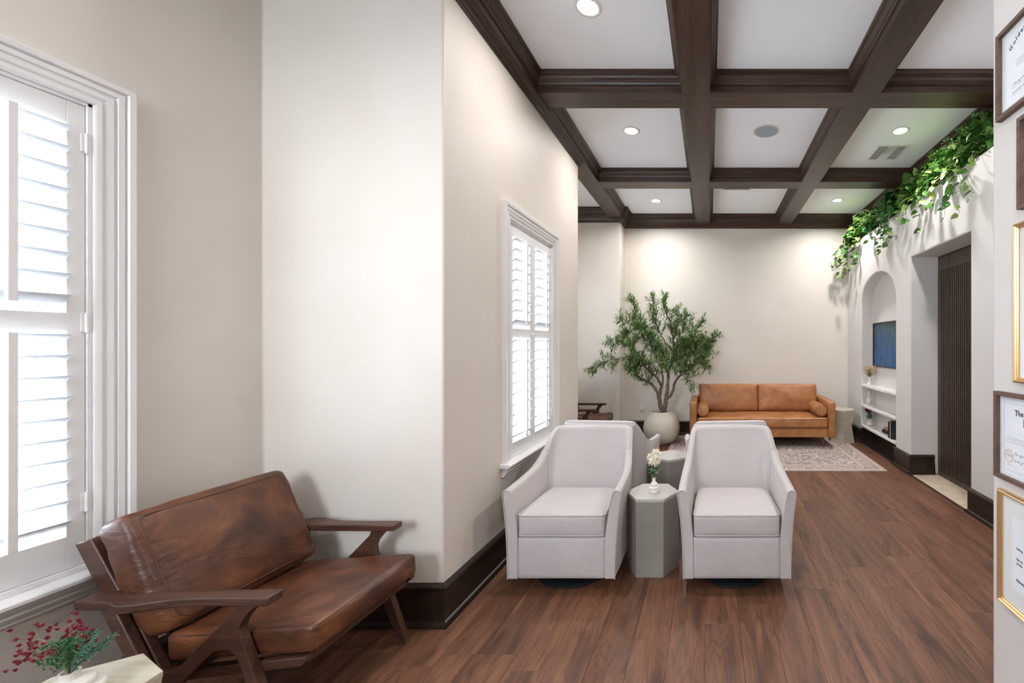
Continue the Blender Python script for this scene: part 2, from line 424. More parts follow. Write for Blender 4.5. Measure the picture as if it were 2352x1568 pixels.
# ---- right wall with door opening and arched niche, ledge on top
NA, NB, NX = 5.296, 6.495, 2.505
DA, DB, DT = 3.78, 4.91, 2.51
LEDGE = 3.13
g = G(); g.box(XR, 2.80, YF-.15, YB, 0, LEDGE); wr = struct(g.done('wall_right', 'wall_r'), 'plaster wall with arched niche, doorway and planted ledge')
g = G(); g.box(2.2, 2.72, DA, DB, -.1, DT); c1 = g.done('cutter', 'wall_r')
ar = [(NA, -.1)] + [((NA+NB)/2 + (NB-NA)/2*math.cos(PI-k*PI/32), 2.10+.40*math.sin(k*PI/32)) for k in range(33)] + [(NB, -.1)]
g = G(); g.prism(ar, 2.2, NX, lambda u, v, w: (w, u, v)); c2 = g.done('cutter', 'wall_r')
boolean(wr, [c1, c2]); bevmod(wr, .018, 4, 50)
g = G(); g.box(2.60, 2.80, YF-.15, YB, LEDGE, HC); struct(g.done('wall_upper', 'wall_r'), 'upper right wall set back above the planted ledge')
# ---- near wall with framed certificates, wall behind camera
XG, YG = 1.0, 1.5
g = G(); g.box(XG, XG+.16, YF, YG, 0, HC); o = struct(g.done('wall_gallery', 'wall_r'), 'white wall at right edge hung with framed certificates'); bevmod(o, .01)
g = G(); g.box(XL-.15, 2.80, YF-.15, YF, 0, HC); wf = struct(g.done('wall_front', 'wall'), 'wall behind the camera with an added fill window')
g = G(); g.box(-2.25, -1.1, YF-.3, YF+.2, 1.8, 3.4); boolean(wf, [g.done('cutter', 'wall')])  # opening added behind the camera to let in fill daylight
w4 = struct(thing('window_4', None, None), 'plain window added behind the camera for fill daylight')
g = G()
for a, b, c, d in ((-2.25, -1.1, 1.8, 1.86), (-2.25, -1.1, 3.34, 3.4), (-2.25, -2.19, 1.86, 3.34), (-1.16, -1.1, 1.86, 3.34), (-1.70, -1.65, 1.86, 3.34)):
    g.box(a, b, YF-.1, YF-.04, c, d)
g.done('window_frame', 'white', w4); g = G(); g.poly([(-2.19, YF-.07, 1.86), (-1.16, YF-.07, 1.86), (-1.16, YF-.07, 3.34), (-2.19, YF-.07, 3.34)], [(0, 1, 2, 3)]); g.done('pane', 'glass', w4)
portal((-1.675, YF-.02, 2.6), (PI/2, 0, 0), 1.15, 1.6)
# ---- ceiling: plaster, beams, coffer mouldings
g = G(); g.box(XL-.15, 2.80, YF-.15, YB+.15, HC, HC+.1); ceil = struct(g.done('ceiling', 'ceil'), 'coffered ceiling of dark oak beams and white panels')
BX = [(-1.583, -1.37), (-.2145, .0035), (1.142, 1.36)]; XU = 2.50
BY = [(-2.2, -1.98), (-.34, -.12), (1.52, 1.737), (3.374, 3.591), (5.228, 5.447)]
for a, b in BX:
    g = G(); g.box(a, b, YF, YB, HS, HC-.001); g.done('beam', 'dwy', ceil, bevel=.003)
g = G(); g.box(XU, 2.62, YF, YB, 3.31, HC-.001); g.done('wall_beam', 'dwy', ceil, bevel=.003)
xs = [(BX[0][1], BX[1][0]), (BX[1][1], BX[2][0]), (BX[2][1], XU)]
for a, b in BY:
    for x0, x1 in xs:
        g = G(); g.box(x0-.001, x1+.001, a, b, HS+.0005, HC-.001); g.done('cross_beam', 'dwx', ceil, bevel=.003)
CP = [(0, .0), (.0, .052), (.010, .054), (.012, .066), (.014, .069), (.014, .074), (.020, .077), (.021, .084), (.030, .092), (.036, .106), (.038, .122), (.037, .126), (.044, .130), (.052, .138), (.052, .155)]
CP = [(0, .0)] + [(o+.0035, h) for o, h in CP]
CP = [(o, HS+h+.0004) for o, h in CP]
ends = [YF] + [v for p in BY for v in p] + [YB]
for k in range(0, len(ends), 2):
    a, b = ends[k], ends[k+1]
    for x0, x1 in xs:
        # one length of moulding per side so its grain follows it
        g = G()
        if k == len(ends)-2: g.sweep(CP, [(x0, b), (x0, a), (x1, a), (x1, b)][::-1], XY)
        else: g.sweep(CP, [(x0, a), (x0, b), (x1, b), (x1, a)], XY, closed=True)
        bm = g.bm; bm.faces.ensure_lookup_table()
        for f in bm.faces:
            n_ = f.normal if f.normal.length else Vector((0, 0, 1)); f.normal_update()
            f.material_index = 1 if abs(f.normal.x) > abs(f.normal.y) else 0
        g.done('coffer_molding', ['dwx', 'dwy'], ceil, smooth=35)
g = G(); g.box(-2.386, BX[0][0], 1.52, 1.737, HS, HC-.001); g.done('cross_beam', 'dwx', ceil, bevel=.003)
# crown along the step wall and the back wall
KP = [(0, 3.445), (.018, 3.446), (.022, 3.458), (.030, 3.462), (.040, 3.470), (.062, 3.495), (.078, 3.530), (.084, 3.552), (.092, 3.556), (.094, 3.568),
      (.106, 3.576), (.122, 3.598), (.130, 3.622), (.146, 3.630), (.150, 3.634), (.150, HC-.0005)]
g = G(); g.sweep(KP, [(XL, Y3), (XP, Y3), (XP, YB), (XU, YB)], XY); struct(g.done('trim_1', 'dwx', smooth=35), 'dark oak crown molding along the back wall')
LP = [(0, 3.425), (.008, 3.425), (.010, 3.440), (.022, 3.444), (.026, 3.455), (.024, 3.466), (.038, 3.474), (.044, 3.488), (.052, 3.492), (.052, HS-.0005)]
g = G(); g.sweep(LP, [(XL, Y1), (XP, Y1), (XP, Y2), (XL, Y2)][::1], XY)
struct(g.done('trim_2', 'dwy', smooth=35), 'dark oak molding between left pier wall and beam')
# ---- baseboards
BP = [(0, .228), (.010, .228), (.014, .222), (.022, .218), (.027, .209), (.024, .200), (.017, .196), (.016, .186), (.016, .034), (.028, .028), (.034, .016), (.034, 0)]
def base(name, path, label, mat='dark'):
    g = G(); g.sweep(BP, path, XY); return struct(g.done(name, mat, smooth=35), label)
base('baseboard_left', [(XL, YF), (XL, Y1), (XP, Y1), (XP, Y2), (XL, Y2), (XL, Y3), (XP, Y3), (XP, YB)], 'tall dark oak baseboard around the left bays')
base('baseboard_back', [(XP+.034, YB), (XR-.034, YB)], 'dark oak baseboard behind planter and sofa')
base('baseboard_niche', [(XR, YB), (XR, NB), (NX, NB), (NX, NA), (XR, NA), (XR, DB), (2.60, DB)], 'dark oak baseboard through niche and door pillar')
base('baseboard_right', [(2.60, DA), (XR, DA), (XR, YF)], 'dark oak baseboard right of the slatted door')
base('baseboard_gallery', [(XG, YF), (XG, YG), (XG+.16, YG), (XG+.16, YF)][::-1], 'dark oak baseboard of the certificate wall')
# ---- slatted door in the opening
d1 = struct(thing('door_1', None, None), 'dark slatted wooden sliding door in the plaster doorway')
DX = 2.635
g = G(); g.box(DX+.012, DX+.05, DA-.0, DB, .004, DT); g.done('door_panel', plain('door_backing', (.008, .006, .005), .6), d1)
g = G(); g.box(DX, DX+.02, DA, DB-.02, DT-.17, DT-.02); g.done('top_rail', 'dwz', d1, bevel=.002)
g = G(); g.box(DX, DX+.02, DA, DB-.02, .006, .06); g.done('bottom_rail', 'dwz', d1, bevel=.002)
g = G(); g.box(DX-.002, DX+.02, DB-.075, DB-.02, .06, DT-.17); g.done('stile', 'dwz', d1, bevel=.002)
g = G(); g.box(-.012, .012, -.0095, .0095, .06, DT-.17); sl = g.done('slat', 'dwz', d1, bevel=.0015, loc=(DX, DB-.10, 0)); n = 1
while DB-.10-n*.0362 > DA+.02:
    c = sl.copy(); COL.objects.link(c); c.parent = d1; c.location = (DX, DB-.10-n*.0362, 0); n += 1
# ================================================================= WINDOWS
CPROF = [(0, 0), (0, .010), (.008, .016), (.016, .018), (.020, .012), (.028, .012), (.034, .018), (.046, .022), (.050, .016), (.056, .016), (.060, .022), (.074, .026), (.082, .020), (.086, .032), (.102, .036), (.105, .034), (.105, 0)]
LV = {}
def window(nr, x, ya, yb, zt, zs, label):
    w = struct(thing('window_%d' % nr, None, None), label)
    f = lambda y, z, h: (x+h, y, z)
    # casing around three sides: path clockwise seen from the room so offset goes outward
    g = G(); ia, ib, it = ya+CW, yb-CW, zt-CW
    g.sweep(CPROF, [(ib, zs), (ib, it), (ia, it), (ia, zs)], f); g.done('casing', 'white', w, smooth=40)
    sx = .068
    st = [(0, zs), (sx, zs), (sx+.006, zs-.006), (sx+.006, zs-.018), (sx-.004, zs-.026), (0, zs-.026)]
    g = G(); g.prism([(x+u, v) for u, v in st], ya-.035, yb+.035, lambda u, v, q: (u, q, v)); g.box(x-.10, x, ia-.01, ib+.01, zs-.026, zs)
    g.done('stool', 'white', w, bevel=.002)
    ap = [(0, zs-.026), (.050, zs-.026), (.050, zs-.036), (.038, zs-.050), (.034, zs-.056), (.036, zs-.062), (.022, zs-.080), (.016, zs-.086), (.016, zs-.094), (0, zs-.094)]
    g = G(); g.prism([(x+u, v) for u, v in ap], ya, yb, lambda u, v, q: (u, q, v)); g.done('apron', 'white', w, smooth=40)
    # shutter frame
    g = G(); e = .014
    for a, b, c, d in ((ia, ia+e, zs, it), (ib-e, ib, zs, it), (ia, ib, it-e, it), (ia, ib, zs, zs+.022)): g.box(x-.05, x+.004, a, b, c, d)
    g.done('shutter_frame', 'white', w, bevel=.002)
    A, B, Z0, Z1 = ia+e+.002, ib-e-.002, zs+.024, it-e-.002
    mid = (A+B)/2; sw = .047; rod_x = x+.036
    MR = (1.552, 1.618); z_bot, z_top = .785, Z1-.085
    for s_, (pa, pb) in enumerate(((A, mid-.001), (mid+.001, B))):
        g = G(); x0, x1 = x-.028, x-.002
        for a, b, c, d in ((pa, pa+sw, Z0, Z1), (pb-sw, pb, Z0, Z1), (pa+sw, pb-sw, Z0, z_bot), (pa+sw, pb-sw, z_top, Z1), (pa+sw, pb-sw, *MR)): g.box(x0, x1, a, b, c, d)
        p = g.done('shutter_panel', 'white', w, bevel=.0015)
        L = pb-pa-2*sw-.003; key = round(L, 4)
        if key not in LV:
            g = G(); hw, ht = .0445, .0055
            pr = [(hw*math.cos(t), ht*math.sin(t)) for t in [k*PI/6 for k in range(12)]]
            g.prism(pr, -L/2, L/2, lambda u, v, q: (u, q, v)); o = g.done('louver', 'louver', smooth=50); LV[key] = o.data; bpy.data.objects.remove(o)
        for z0, z1, nn, ang in ((z_bot, MR[0], 10, 34), (MR[1], z_top, 9, 38)):
            pit = (z1-z0)/nn
            for i in range(nn):
                o = bpy.data.objects.new('louver', LV[key]); COL.objects.link(o); o.parent = p
                o.location = (x-.015, (pa+pb)/2, z0+pit*(i+.5)); o.rotation_euler = (0, -math.radians(ang), 0)
        g = G()
        for z0, z1 in ((z_bot+.012, MR[0]-.01), (MR[1]+.03, z_top-.005)):
            cy = (pa+pb)/2; g.box(rod_x-.006, rod_x+.008, cy-.011, cy+.011, z0, z1)
        g.done('tilt_rod', 'white', w, bevel=.002)
        hy = pa if s_ == 0 else pb
        for hz in (.90, 1.585, 2.27):
            g = G(); g.lathe([(.0045, -.036), (.0045, .036)], 10, (x+.004, hy, hz)); g.lathe([(.003, -.040), (.0055, -.037), (.0055, -.036)], 10, (x+.004, hy, hz))
            g.box(x-.002, x+.002, hy-.012, hy+.012, hz-.034, hz+.034); g.done('hinge', 'white', w, smooth=40)
    for py in (mid-.03,):
        g = G(); g.lathe([(.004, 0), (.004, .012), (.010, .016), (.010, .024), (.004, .028)], 12); o = g.done('knob', 'white', w, smooth=40); o.location = (x, py, 1.585); o.rotation_euler = (0, PI/2, 0)
    # outer sash and glass
    g = G(); xo = x-.125
    for a, b, c, d in ((ia, ia+.04, zs, it), (ib-.04, ib, zs, it), (ia, ib, it-.05, it), (ia, ib, zs, zs+.06), (ia, ib, 1.565, 1.61)): g.box(xo-.02, xo+.02, a, b, c, d)
    for k in (1, 2): g.box(xo-.012, xo+.012, ia+(ib-ia)*k/3-.009, ia+(ib-ia)*k/3+.009, zs, it)
    g.done('sash', 'white', w); g = G(); g.poly([(xo, ia, zs), (xo, ib, zs), (xo, ib, it), (xo, ia, it)], [(0, 1, 2, 3)]); g.done('pane', 'glass', w)
    portal((xo-.03, (ya+yb)/2, (zs+zt)/2), (0, -PI/2, 0), zt-zs-.2, yb-ya-.2)
window(1, *WIN[0], 'white shuttered window nearest the camera behind the leather chair')
window(2, *WIN[1], 'white shuttered window beside the pale swivel chairs')
window(3, *WIN[2], 'white shuttered window in the far recessed bay')
def lerp(a, b, t): return a+(b-a)*t
# ================================================================= CEILING FIXTURES
def fixture(x, y, label, power=None):
    t = thing('recessed_light', label, 'ceiling light', (x, y, HC), 0, 'recessed lights in the coffers')
    g = G(); g.lathe([(.064, 0), (.064, -.004), (.070, -.008), (.086, -.005), (.090, 0)], 40, cap=False); g.done('trim_ring', 'plastic', t, smooth=50)
    g = G(); g.lathe([(.066, -.001), (.066, -.0035)], 40); g.done('lens', 'lens', t)
    lamp(x, y, HC-.012, power or LAMP_W, .062)
fixture(-.775, 2.71, 'recessed ceiling light nearest the camera, cut by the top edge, in the left coffer', LAMP_W*.5)
fixture(-.787, 4.28, 'recessed ceiling light in the second left coffer, above the pale swivel chairs', LAMP_W*.6)
fixture(-.797, 6.36, 'recessed ceiling light in the last left coffer, above the olive tree', LAMP_W*.75)
fixture(1.927, 4.28, 'recessed ceiling light beside the slotted air vent, above the slatted door', LAMP_W*.62)
fixture(1.914, 6.34, 'recessed ceiling light in the last right coffer, above the arched niche', LAMP_W*.88)
for x, y in ((-.78, .7), (.57, .7), (-.78, -1.2), (.57, -1.2), (1.93, 2.7)): lamp(x, y, HC-.012, LAMP_W*(.8 if y > 2 else .3))  # added fill lamps, no fixtures; only the right one continues the coffer lights
lamp(-1.93, .6, HC-.01, LAMP_W*.3); lamp(-1.93, 5.7, HC-.01, LAMP_W*.25)  # unseen bay lamps without fixtures; the far one added to brighten the step wall
t = thing('ceiling_speaker', 'round grey speaker grille flush in the middle coffer', 'speaker', (.576, 4.288, HC))
g = G(); g.lathe([(.120, 0), (.120, -.006), (.128, -.008), (.135, -.004), (.136, 0)], 48, cap=False); g.done('trim_ring', 'plastic', t, smooth=50)
g = G(); g.lathe([(.120, -.002), (.120, -.004)], 48); g.done('grille', 'grille', t)
def vent(cx, cy, sx, sy, label, cross):
    t = thing('ceiling_vent', label, 'air vent', (cx, cy, HC))
    g = G(); fw = .022; hx, hy = sx/2, sy/2
    pr = [(0, 0), (0, -.009), (.006, -.011), (fw, -.005), (fw, 0)]
    g.sweep(pr, [(-hx, -hy), (-hx, hy), (hx, hy), (hx, -hy)], XY, closed=True); g.done('vent_frame', 'plastic', t, smooth=40)
    g = G(); g.box(-hx+.01, hx-.01, -hy+.01, hy-.01, -.0008, -.0003); g.done('backing', 'hole', t)
    w = (sx-2*fw)/3
    for k, x0 in enumerate((-hx+fw, -hx+fw+w, -hx+fw+2*w)):
        if cross and k == 1:
            g = G(); g.box(x0, x0+w, 0.02, hy-fw, -.004, -.001); g.done('blank_plate', 'plastic', t)
            for i in range(9):
                y = -hy+fw+.008+i*.019
                if y > .01: break
                g = G(); g.box(x0, x0+w, y, y+.008, -.006, -.002); g.done('slat', 'plastic', t)
            continue
        nn = 5
        for i in range(nn):
            x = x0 + w*(i+.35)/nn
            g = G(); g.beam((x, -hy+fw, -.005), (x, hy-fw, -.005), .0065, .002, up=(.3, 0, .95)); g.done('slat', 'plastic', t)
vent(2.0, 4.775, .35, .37, 'white slotted air vent in the right coffer above the door', True)
vent(.375, 5.72, .40, .40, 'white air vent half hidden behind the beam of the middle coffer', False)
# ================================================================= LEATHER LOUNGE CHAIRS
def lounge(label, loc):
    t = thing('lounge_chair', label, 'armchair', loc, 0, 'brown leather lounge chairs')
    ox = 1.87                                   # designed in room X, centred
    zc = lambda u, v, w: (u+ox, w, v)
    for s in (-1, 1):
        # arm board with a paddle at the rear
        out = catmull([(-1.566, .332), (-1.70, .332), (-1.85, .336), (-1.93, .352), (-2.00, .374), (-2.045, .378), (-2.085, .362), (-2.13, .358), (-2.215, .356)], 4)
        inn = catmull([(-2.225, .345), (-2.225, .295), (-2.21, .283), (-1.9, .276), (-1.566, .272)], 2)
        pl = [(p.x, p.y*s) for p in out] + [(p.x, p.y*s) for p in inn]
        g = G(); g.prism(pl, .572, .602, lambda u, v, w: (u+ox, v, w)); g.done('armrest', 'walnut', t, bevel=.005, seg=3)
        y0, y1 = sorted((s*.288, s*.320))
        front = catmull([(-1.606, .573), (-1.640, .548), (-1.672, .505), (-1.676, .465), (-1.650, .390), (-1.600, .250), (-1.512, .0)], 5)
        back = catmull([(-1.548, .0), (-1.632, .210), (-1.668, .330), (-1.690, .385), (-1.718, .408), (-1.760, .405), (-1.800, .375), (-1.960, .215), (-2.160, .0)], 5)
        rear = [Vector((-2.215, .0)), Vector((-1.930, .310)), Vector((-1.700, .545)), Vector((-1.690, .573))]
        pl = [(p.x, p.y) for p in front] + [(p.x, p.y) for p in back] + [(p.x, p.y) for p in rear]
        g = G(); g.prism(pl, y0, y1, zc); g.done('leg_frame', 'walnut', t, bevel=.005, seg=3)
        # rear stile carrying the back
        ya, yb = sorted((s*.252, s*.284))
        g = G(); g.prism([(-2.320, .770), (-2.262, .790), (-2.075, .455), (-1.985, .275), (-2.030, .235), (-2.140, .420)], ya, yb, zc); g.done('back_stile', 'walnut', t, bevel=.004)
        ya, yb = sorted((s*.288, s*.318))
        g = G(); g.prism([(-2.190, .573), (-2.135, .573), (-2.000, .300), (-1.985, .225), (-2.025, .245)], ya, yb, zc); g.done('arm_post', 'walnut', t, bevel=.004)
        g = G(); ya, yb = sorted((s*.256, s*.288)); g.prism([(-2.02, .262), (-1.490, .325), (-1.470, .345), (-1.475, .360), (-2.03, .300)], ya, yb, zc); g.done('side_rail', 'walnut', t, bevel=.003)
    g = G(); g.box(-1.53+ox, -1.49+ox, -.256, .256, .315, .350); g.done('front_rail', 'walnut', t, bevel=.004)
    g = G(); g.box(-2.03+ox, -1.99+ox, -.256, .256, .250, .292); g.done('rear_rail', 'walnut', t, bevel=.004)
    g = G(); g.beam((-2.285+ox, -.254, .755), (-2.285+ox, .254, .755), .028, .055, up=(-.45, 0, .9)); g.done('top_rail', 'walnut', t, bevel=.003)
    for k in range(4):
        y = -.18+k*.12; g = G(); g.beam((-2.275+ox, y, .74), (-2.03+ox, y, .29), .016, .04, up=(0, 1, 0)); g.done('back_slat', 'walnut', t, bevel=.002)
    # seat cushion
    def tilt(c, a): return Matrix.Translation(c) @ Matrix.Rotation(a, 4, 'Y')
    T = tilt((-1.725+ox, 0, .400), -math.radians(3.5))
    g = G(); g.rbox((0, 0, 0), (.55, .555, .105), .024, 20, (.012, .004, .014), .0035, 9, T); s_ = g.done('seat_cushion', 'brown_leather', t, smooth=60)
    def rect(hx, hy, r, z, n=5, crown=0):
        o = []
        for cx, cy, a0 in ((hx-r, hy-r, 0), (-hx+r, hy-r, PI/2), (-hx+r, -hy+r, PI), (hx-r, -hy+r, 1.5*PI)):
            for k in range(n): a = a0+PI/2*k/(n-1); o.append((cx+r*math.cos(a), cy+r*math.sin(a), z))
        return o
    for hh in (.041, -.041):
        g = G(); g.tube([T @ Vector(p) for p in rect(.272, .274, .03, hh)], .0028, 6, closed=True); g.done('seam', 'stitch', s_, smooth=60)
    # back cushion leaning on the stiles
    T2 = Matrix.Translation((-2.093+ox, 0, .648)) @ Matrix.Rotation(-math.radians(23.5), 4, 'Y')
    def pinch(o, p):
        o = o.copy()
        e = max(0, abs(p[2])-.75)*4
        o.x *= 1 - .10*e
        o.x += 0.004*math.sin(o.z*75+p[1]*3)*max(0, abs(p[1])-.82)*3.0
        return o
    g = G(); g.rbox((0, 0, 0), (.125, .585, .455), .028, 22, (.026, .012, .012), .007, 6.5, T2, fn=pinch, seed=2); b_ = g.done('back_cushion', 'brown_leather', t, smooth=60)
    def seam(side):
        pts = []
        R_ = [(x_, y_) for x_, y_, z_ in rect(.268, .205, .035, 0)]; m_ = len(R_)
        for i in range(m_):
            for k in range(4):
                y = lerp(R_[i][0], R_[(i+1) % m_][0], k/4); z = lerp(R_[i][1], R_[(i+1) % m_][1], k/4); py, pz = y/.2925, z/.2275
                x = (.0625+.026*(1-py*py)*(1-pz*pz))*(1-.10*max(0, abs(pz)-.75)*4); w = noise.noise(Vector((x, y, z))*6.5+Vector((6.2, 3.4, 4.6)))*.007
                pts.append((side*(x+w*.8-.001), y, z))
        g = G(); g.tube([T2 @ Vector(p) for p in pts], .0034, 6, closed=True); g.done('seam', 'stitch', b_, smooth=60)
    seam(1); seam(-1)
    return t
L1 = lounge('brown leather lounge chair with walnut frame in the foreground by the near window', (-1.87, 1.835, 0))
c = copy_tree(L1); c.location = (-1.885, 6.21, 0); tag(c, 'brown leather lounge chair half seen past the wall corner, under the olive tree branches')
c = copy_tree(L1); c.location = (-1.885, 4.965, 0); tag(c, 'lounge chair in the far bay showing only its far armrest at the wall corner')
# ================================================================= STONE SIDE TABLES
def hexpts(R, a0): return [(R*math.cos(math.radians(a0)+k*PI/3), R*math.sin(math.radians(a0)+k*PI/3)) for k in range(6)]
def hourglass(label, loc, a0, R=.175, h=.5):
    t = thing('stone_side_table', label, 'side table', loc, 0, 'banded stone drum tables')
    g = G(); rings = []
    for z, k in ((0, 1.0), (h*.5, .80), (h-.018, 1.0)):
        rings.append([g.bm.verts.new((x*k, y*k, z)) for x, y in hexpts(R, a0)])
    for a, b in zip(rings, rings[1:]):
        for i in range(6): g.bm.faces.new((a[i], a[(i+1) % 6], b[(i+1) % 6], b[i]))
    g.bm.faces.new(rings[0][::-1]); g.bm.faces.new(rings[-1]); g.done('base', 'trav', t, bevel=.002)
    g = G(); g.prism(hexpts(R*1.005, a0), h-.018, h, XY); g.done('top', 'trav_x', t, bevel=.0025); return t
hourglass('pale banded stone side table in the bottom left corner carrying crimson flowers', (-1.82, 1.2025, 0), 35)
hourglass('tapered pale stone side table between the tan sofa and the niche wall', (2.055, 6.60, 0), 22, .205)
def drum(label, loc, a0):
    t = thing('concrete_side_table', label, 'side table', loc, 0, 'grey hexagonal side tables')
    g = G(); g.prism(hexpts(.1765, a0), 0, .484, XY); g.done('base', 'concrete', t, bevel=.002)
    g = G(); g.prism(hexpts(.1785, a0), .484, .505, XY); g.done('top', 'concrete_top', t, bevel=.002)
drum('grey hexagonal side table between the front pair of chairs, with a white flower vase', (-.383, 2.885, 0), 0)
drum('grey hexagonal side table farther back, behind the one holding the vase', (-.352, 3.83, 0), 32)
# ================================================================= SWIVEL CHAIRS
def swivel(label, loc, rz):
    t = thing('swivel_chair', label, 'armchair', loc, rz, 'off-white swivel armchairs')
    # local frame: centre at origin, front towards -y (front face y=-.39)
    Y0 = -.39
    # half of the shell, front -> back centre: base outer, top outer, top z, top inner, base inner
    S = [((.322, .0), (.358, .012), .618, (.304, .012), (.262, .0)),
         ((.326, .16), (.358, .16), .626, (.304, .16), (.262, .16)),
         ((.326, .32), (.353, .33), .640, (.300, .33), (.262, .32)),
         ((.324, .43), (.344, .45), .672, (.290, .445), (.262, .40)),
         ((.318, .53), (.329, .56), .742, (.280, .54), (.258, .445)),
         ((.308, .62), (.313, .655), .822, (.272, .615), (.250, .470)),
         ((.285, .69), (.300, .735), .862, (.262, .662), (.232, .485)),
         ((.240, .72), (.268, .772), .874, (.235, .685), (.19, .490)),
         ((.120, .735), (.150, .790), .877, (.135, .695), (.10, .490)),
         ((.0, .738), (.0, .793), .878, (.0, .698), (.0, .490))]
    def cm(i, u):
        a, b, c_, d = S[max(i-1, 0)], S[i], S[min(i+1, len(S)-1)], S[min(i+2, len(S)-1)]
        def q(p0, p1, p2, p3): return .5*((2*p1)+(p2-p0)*u+(2*p0-5*p1+4*p2-p3)*u*u+(3*p1-p0-3*p2+p3)*u**3)
        r = []
        for k in range(5):
            if k == 2: r.append(q(a[k], b[k], c_[k], d[k]))
            else: r.append(tuple(q(a[k][j], b[k][j], c_[k][j], d[k][j]) for j in (0, 1)))
        return r
    def section(st, s):
        bo, to, zt, ti, bi = st; zb = .088; zi = .30; pts = []
        rr = .030
        for k in range(11):
            w = k/10; z = lerp(zb, zt-rr, w); e = w**2.2
            pts.append((lerp(bo[0], to[0], e), lerp(bo[1], to[1], w**1.3), z))
        for k in range(1, 8):            # rolled top
            a = PI*k/8; m = (1-math.cos(a))/2
            pts.append((lerp(to[0], ti[0], m), lerp(to[1], ti[1], m), zt-rr+rr*math.sin(a)))
        for k in range(9):
            w = 1-k/8; z = lerp(zi, zt-rr, w); e = w**1.6
            pts.append((lerp(bi[0], ti[0], e), lerp(bi[1], ti[1], w**1.15), z))
        pts.append((bi[0]*.995, bi[1], zb))
        return [(x*s, y+Y0, z) for x, y, z in pts]
    def shell(i0, i1, sides, name, sub=5):
        g = G(); secs = []
        def run(s, rng):
            for i in rng:
                for k in range(sub): secs.append(section(cm(i, k/sub), s))
        if sides == 0:
            run(1, range(i0, i1)); secs.append(section(S[i1], 1)); L = secs[:]
            m = [[(-x, y, z) for x, y, z in s_] for s_ in L[:-1]][::-1]; secs = L + m
        else:
            run(sides, range(i0, i1)); secs.append(section(S[i1], sides))
        rings = [[g.bm.verts.new(p) for p in s_] for s_ in secs]; n = len(rings[0])
        for a, b in zip(rings, rings[1:]):
            for k in range(n): g.bm.faces.new((a[k], a[(k+1) % n], b[(k+1) % n], b[k]))
        for r in (rings[0], rings[-1]):
            g.bm.faces.new(r)
        bv = [e for e in g.bm.edges if e.verts[0] in rings[0] and e.verts[1] in rings[0]] if sides else []
        return g, secs
    welt = []
    for s in (-1, 1):
        g, secs = shell(0, 4, s, 'arm'); a_ = g.done('arm', 'linen', t, smooth=45, bevel=.008, seg=3)
        fr = [Vector(p) for p in secs[0][:21]]
        g = G(); g.tube([p+Vector((s*.001, -.001, 0)) for p in fr], .0036, 6); g.done('piping', 'linen', a_, smooth=60)
        g = G(); g.tube([Vector(q[12])+Vector((s*.002, 0, 0)) for q in secs], .0034, 6); g.done('piping', 'linen', a_, smooth=60)
    g, secs = shell(4, 9, 0, 'backrest'); b_ = g.done('backrest', 'linen', t, smooth=45)
    g = G(); g.tube([Vector(q[12])+Vector((0, .002, 0)) for q in secs], .0036, 6); g.done('piping', 'linen', b_, smooth=60)
    # front rail between the arms and box under the seat
    g = G(); g.rbox((0, .05+Y0+.17, .213), (.528, .44, .252), .014, 8, (0, .006, 0)); g.done('front_rail', 'linen', t, smooth=50)
    # loose seat cushion
    def plan(o, p):
        o = o.copy()
        if p[1] > 0: o.x *= 1-.10*p[1]**2
        return o
    g = G(); g.rbox((0, Y0+.248, .408), (.522, .500, .132), .024, 14, (.004, .008, .020), .0015, 5, fn=plan); s_ = g.done('seat_cushion', 'linen', t, smooth=60)
    for zz in (.408+.058, .408-.058):
        pts = []
        for cx, cy, a0 in ((.231, .22, 0), (-.231, .22, PI/2), (-.231, -.22, PI), (.231, -.22, 1.5*PI)):
            for k in range(5):
                a = a0+PI/2*k/4; x, y = cx+.03*math.cos(a), cy+.03*math.sin(a)
                if y > 0: x *= 1-.10*(y/.25)**2
                pts.append((x, y+Y0+.248, zz + (0.004 if zz > .4 else 0)))
        g = G(); g.tube(pts, .0042, 6, closed=True); g.done('piping', 'linen', s_, smooth=60)
    g = G(); g.lathe([(.235, .0), (.245, .006), (.245, .018), (.234, .026), (.19, .028)], 48, (0, -.10, 0)); g.lathe([(.07, .028), (.07, .10)], 24, (0, -.10, 0))
    g.done('swivel_base', 'black', t, smooth=40)
    return t
C1 = swivel('off-white swivel armchair at front left, facing the camera beside the grey table', (-.892, 2.945, 0), 0)
for lb, loc, rz in (('off-white swivel armchair at front right, facing the camera beside the open floor', (.167, 2.945, 0), 0),
                    ('off-white swivel armchair at back left by the window, seen from behind', (-.872, 3.84, 0), PI-math.radians(5)),
                    ('off-white swivel armchair at back right, turned toward the tan sofa', (.150, 3.83, 0), PI+math.radians(5))):
    c = copy_tree(C1); c.location = loc; c.rotation_euler = (0, 0, rz); tag(c, lb)
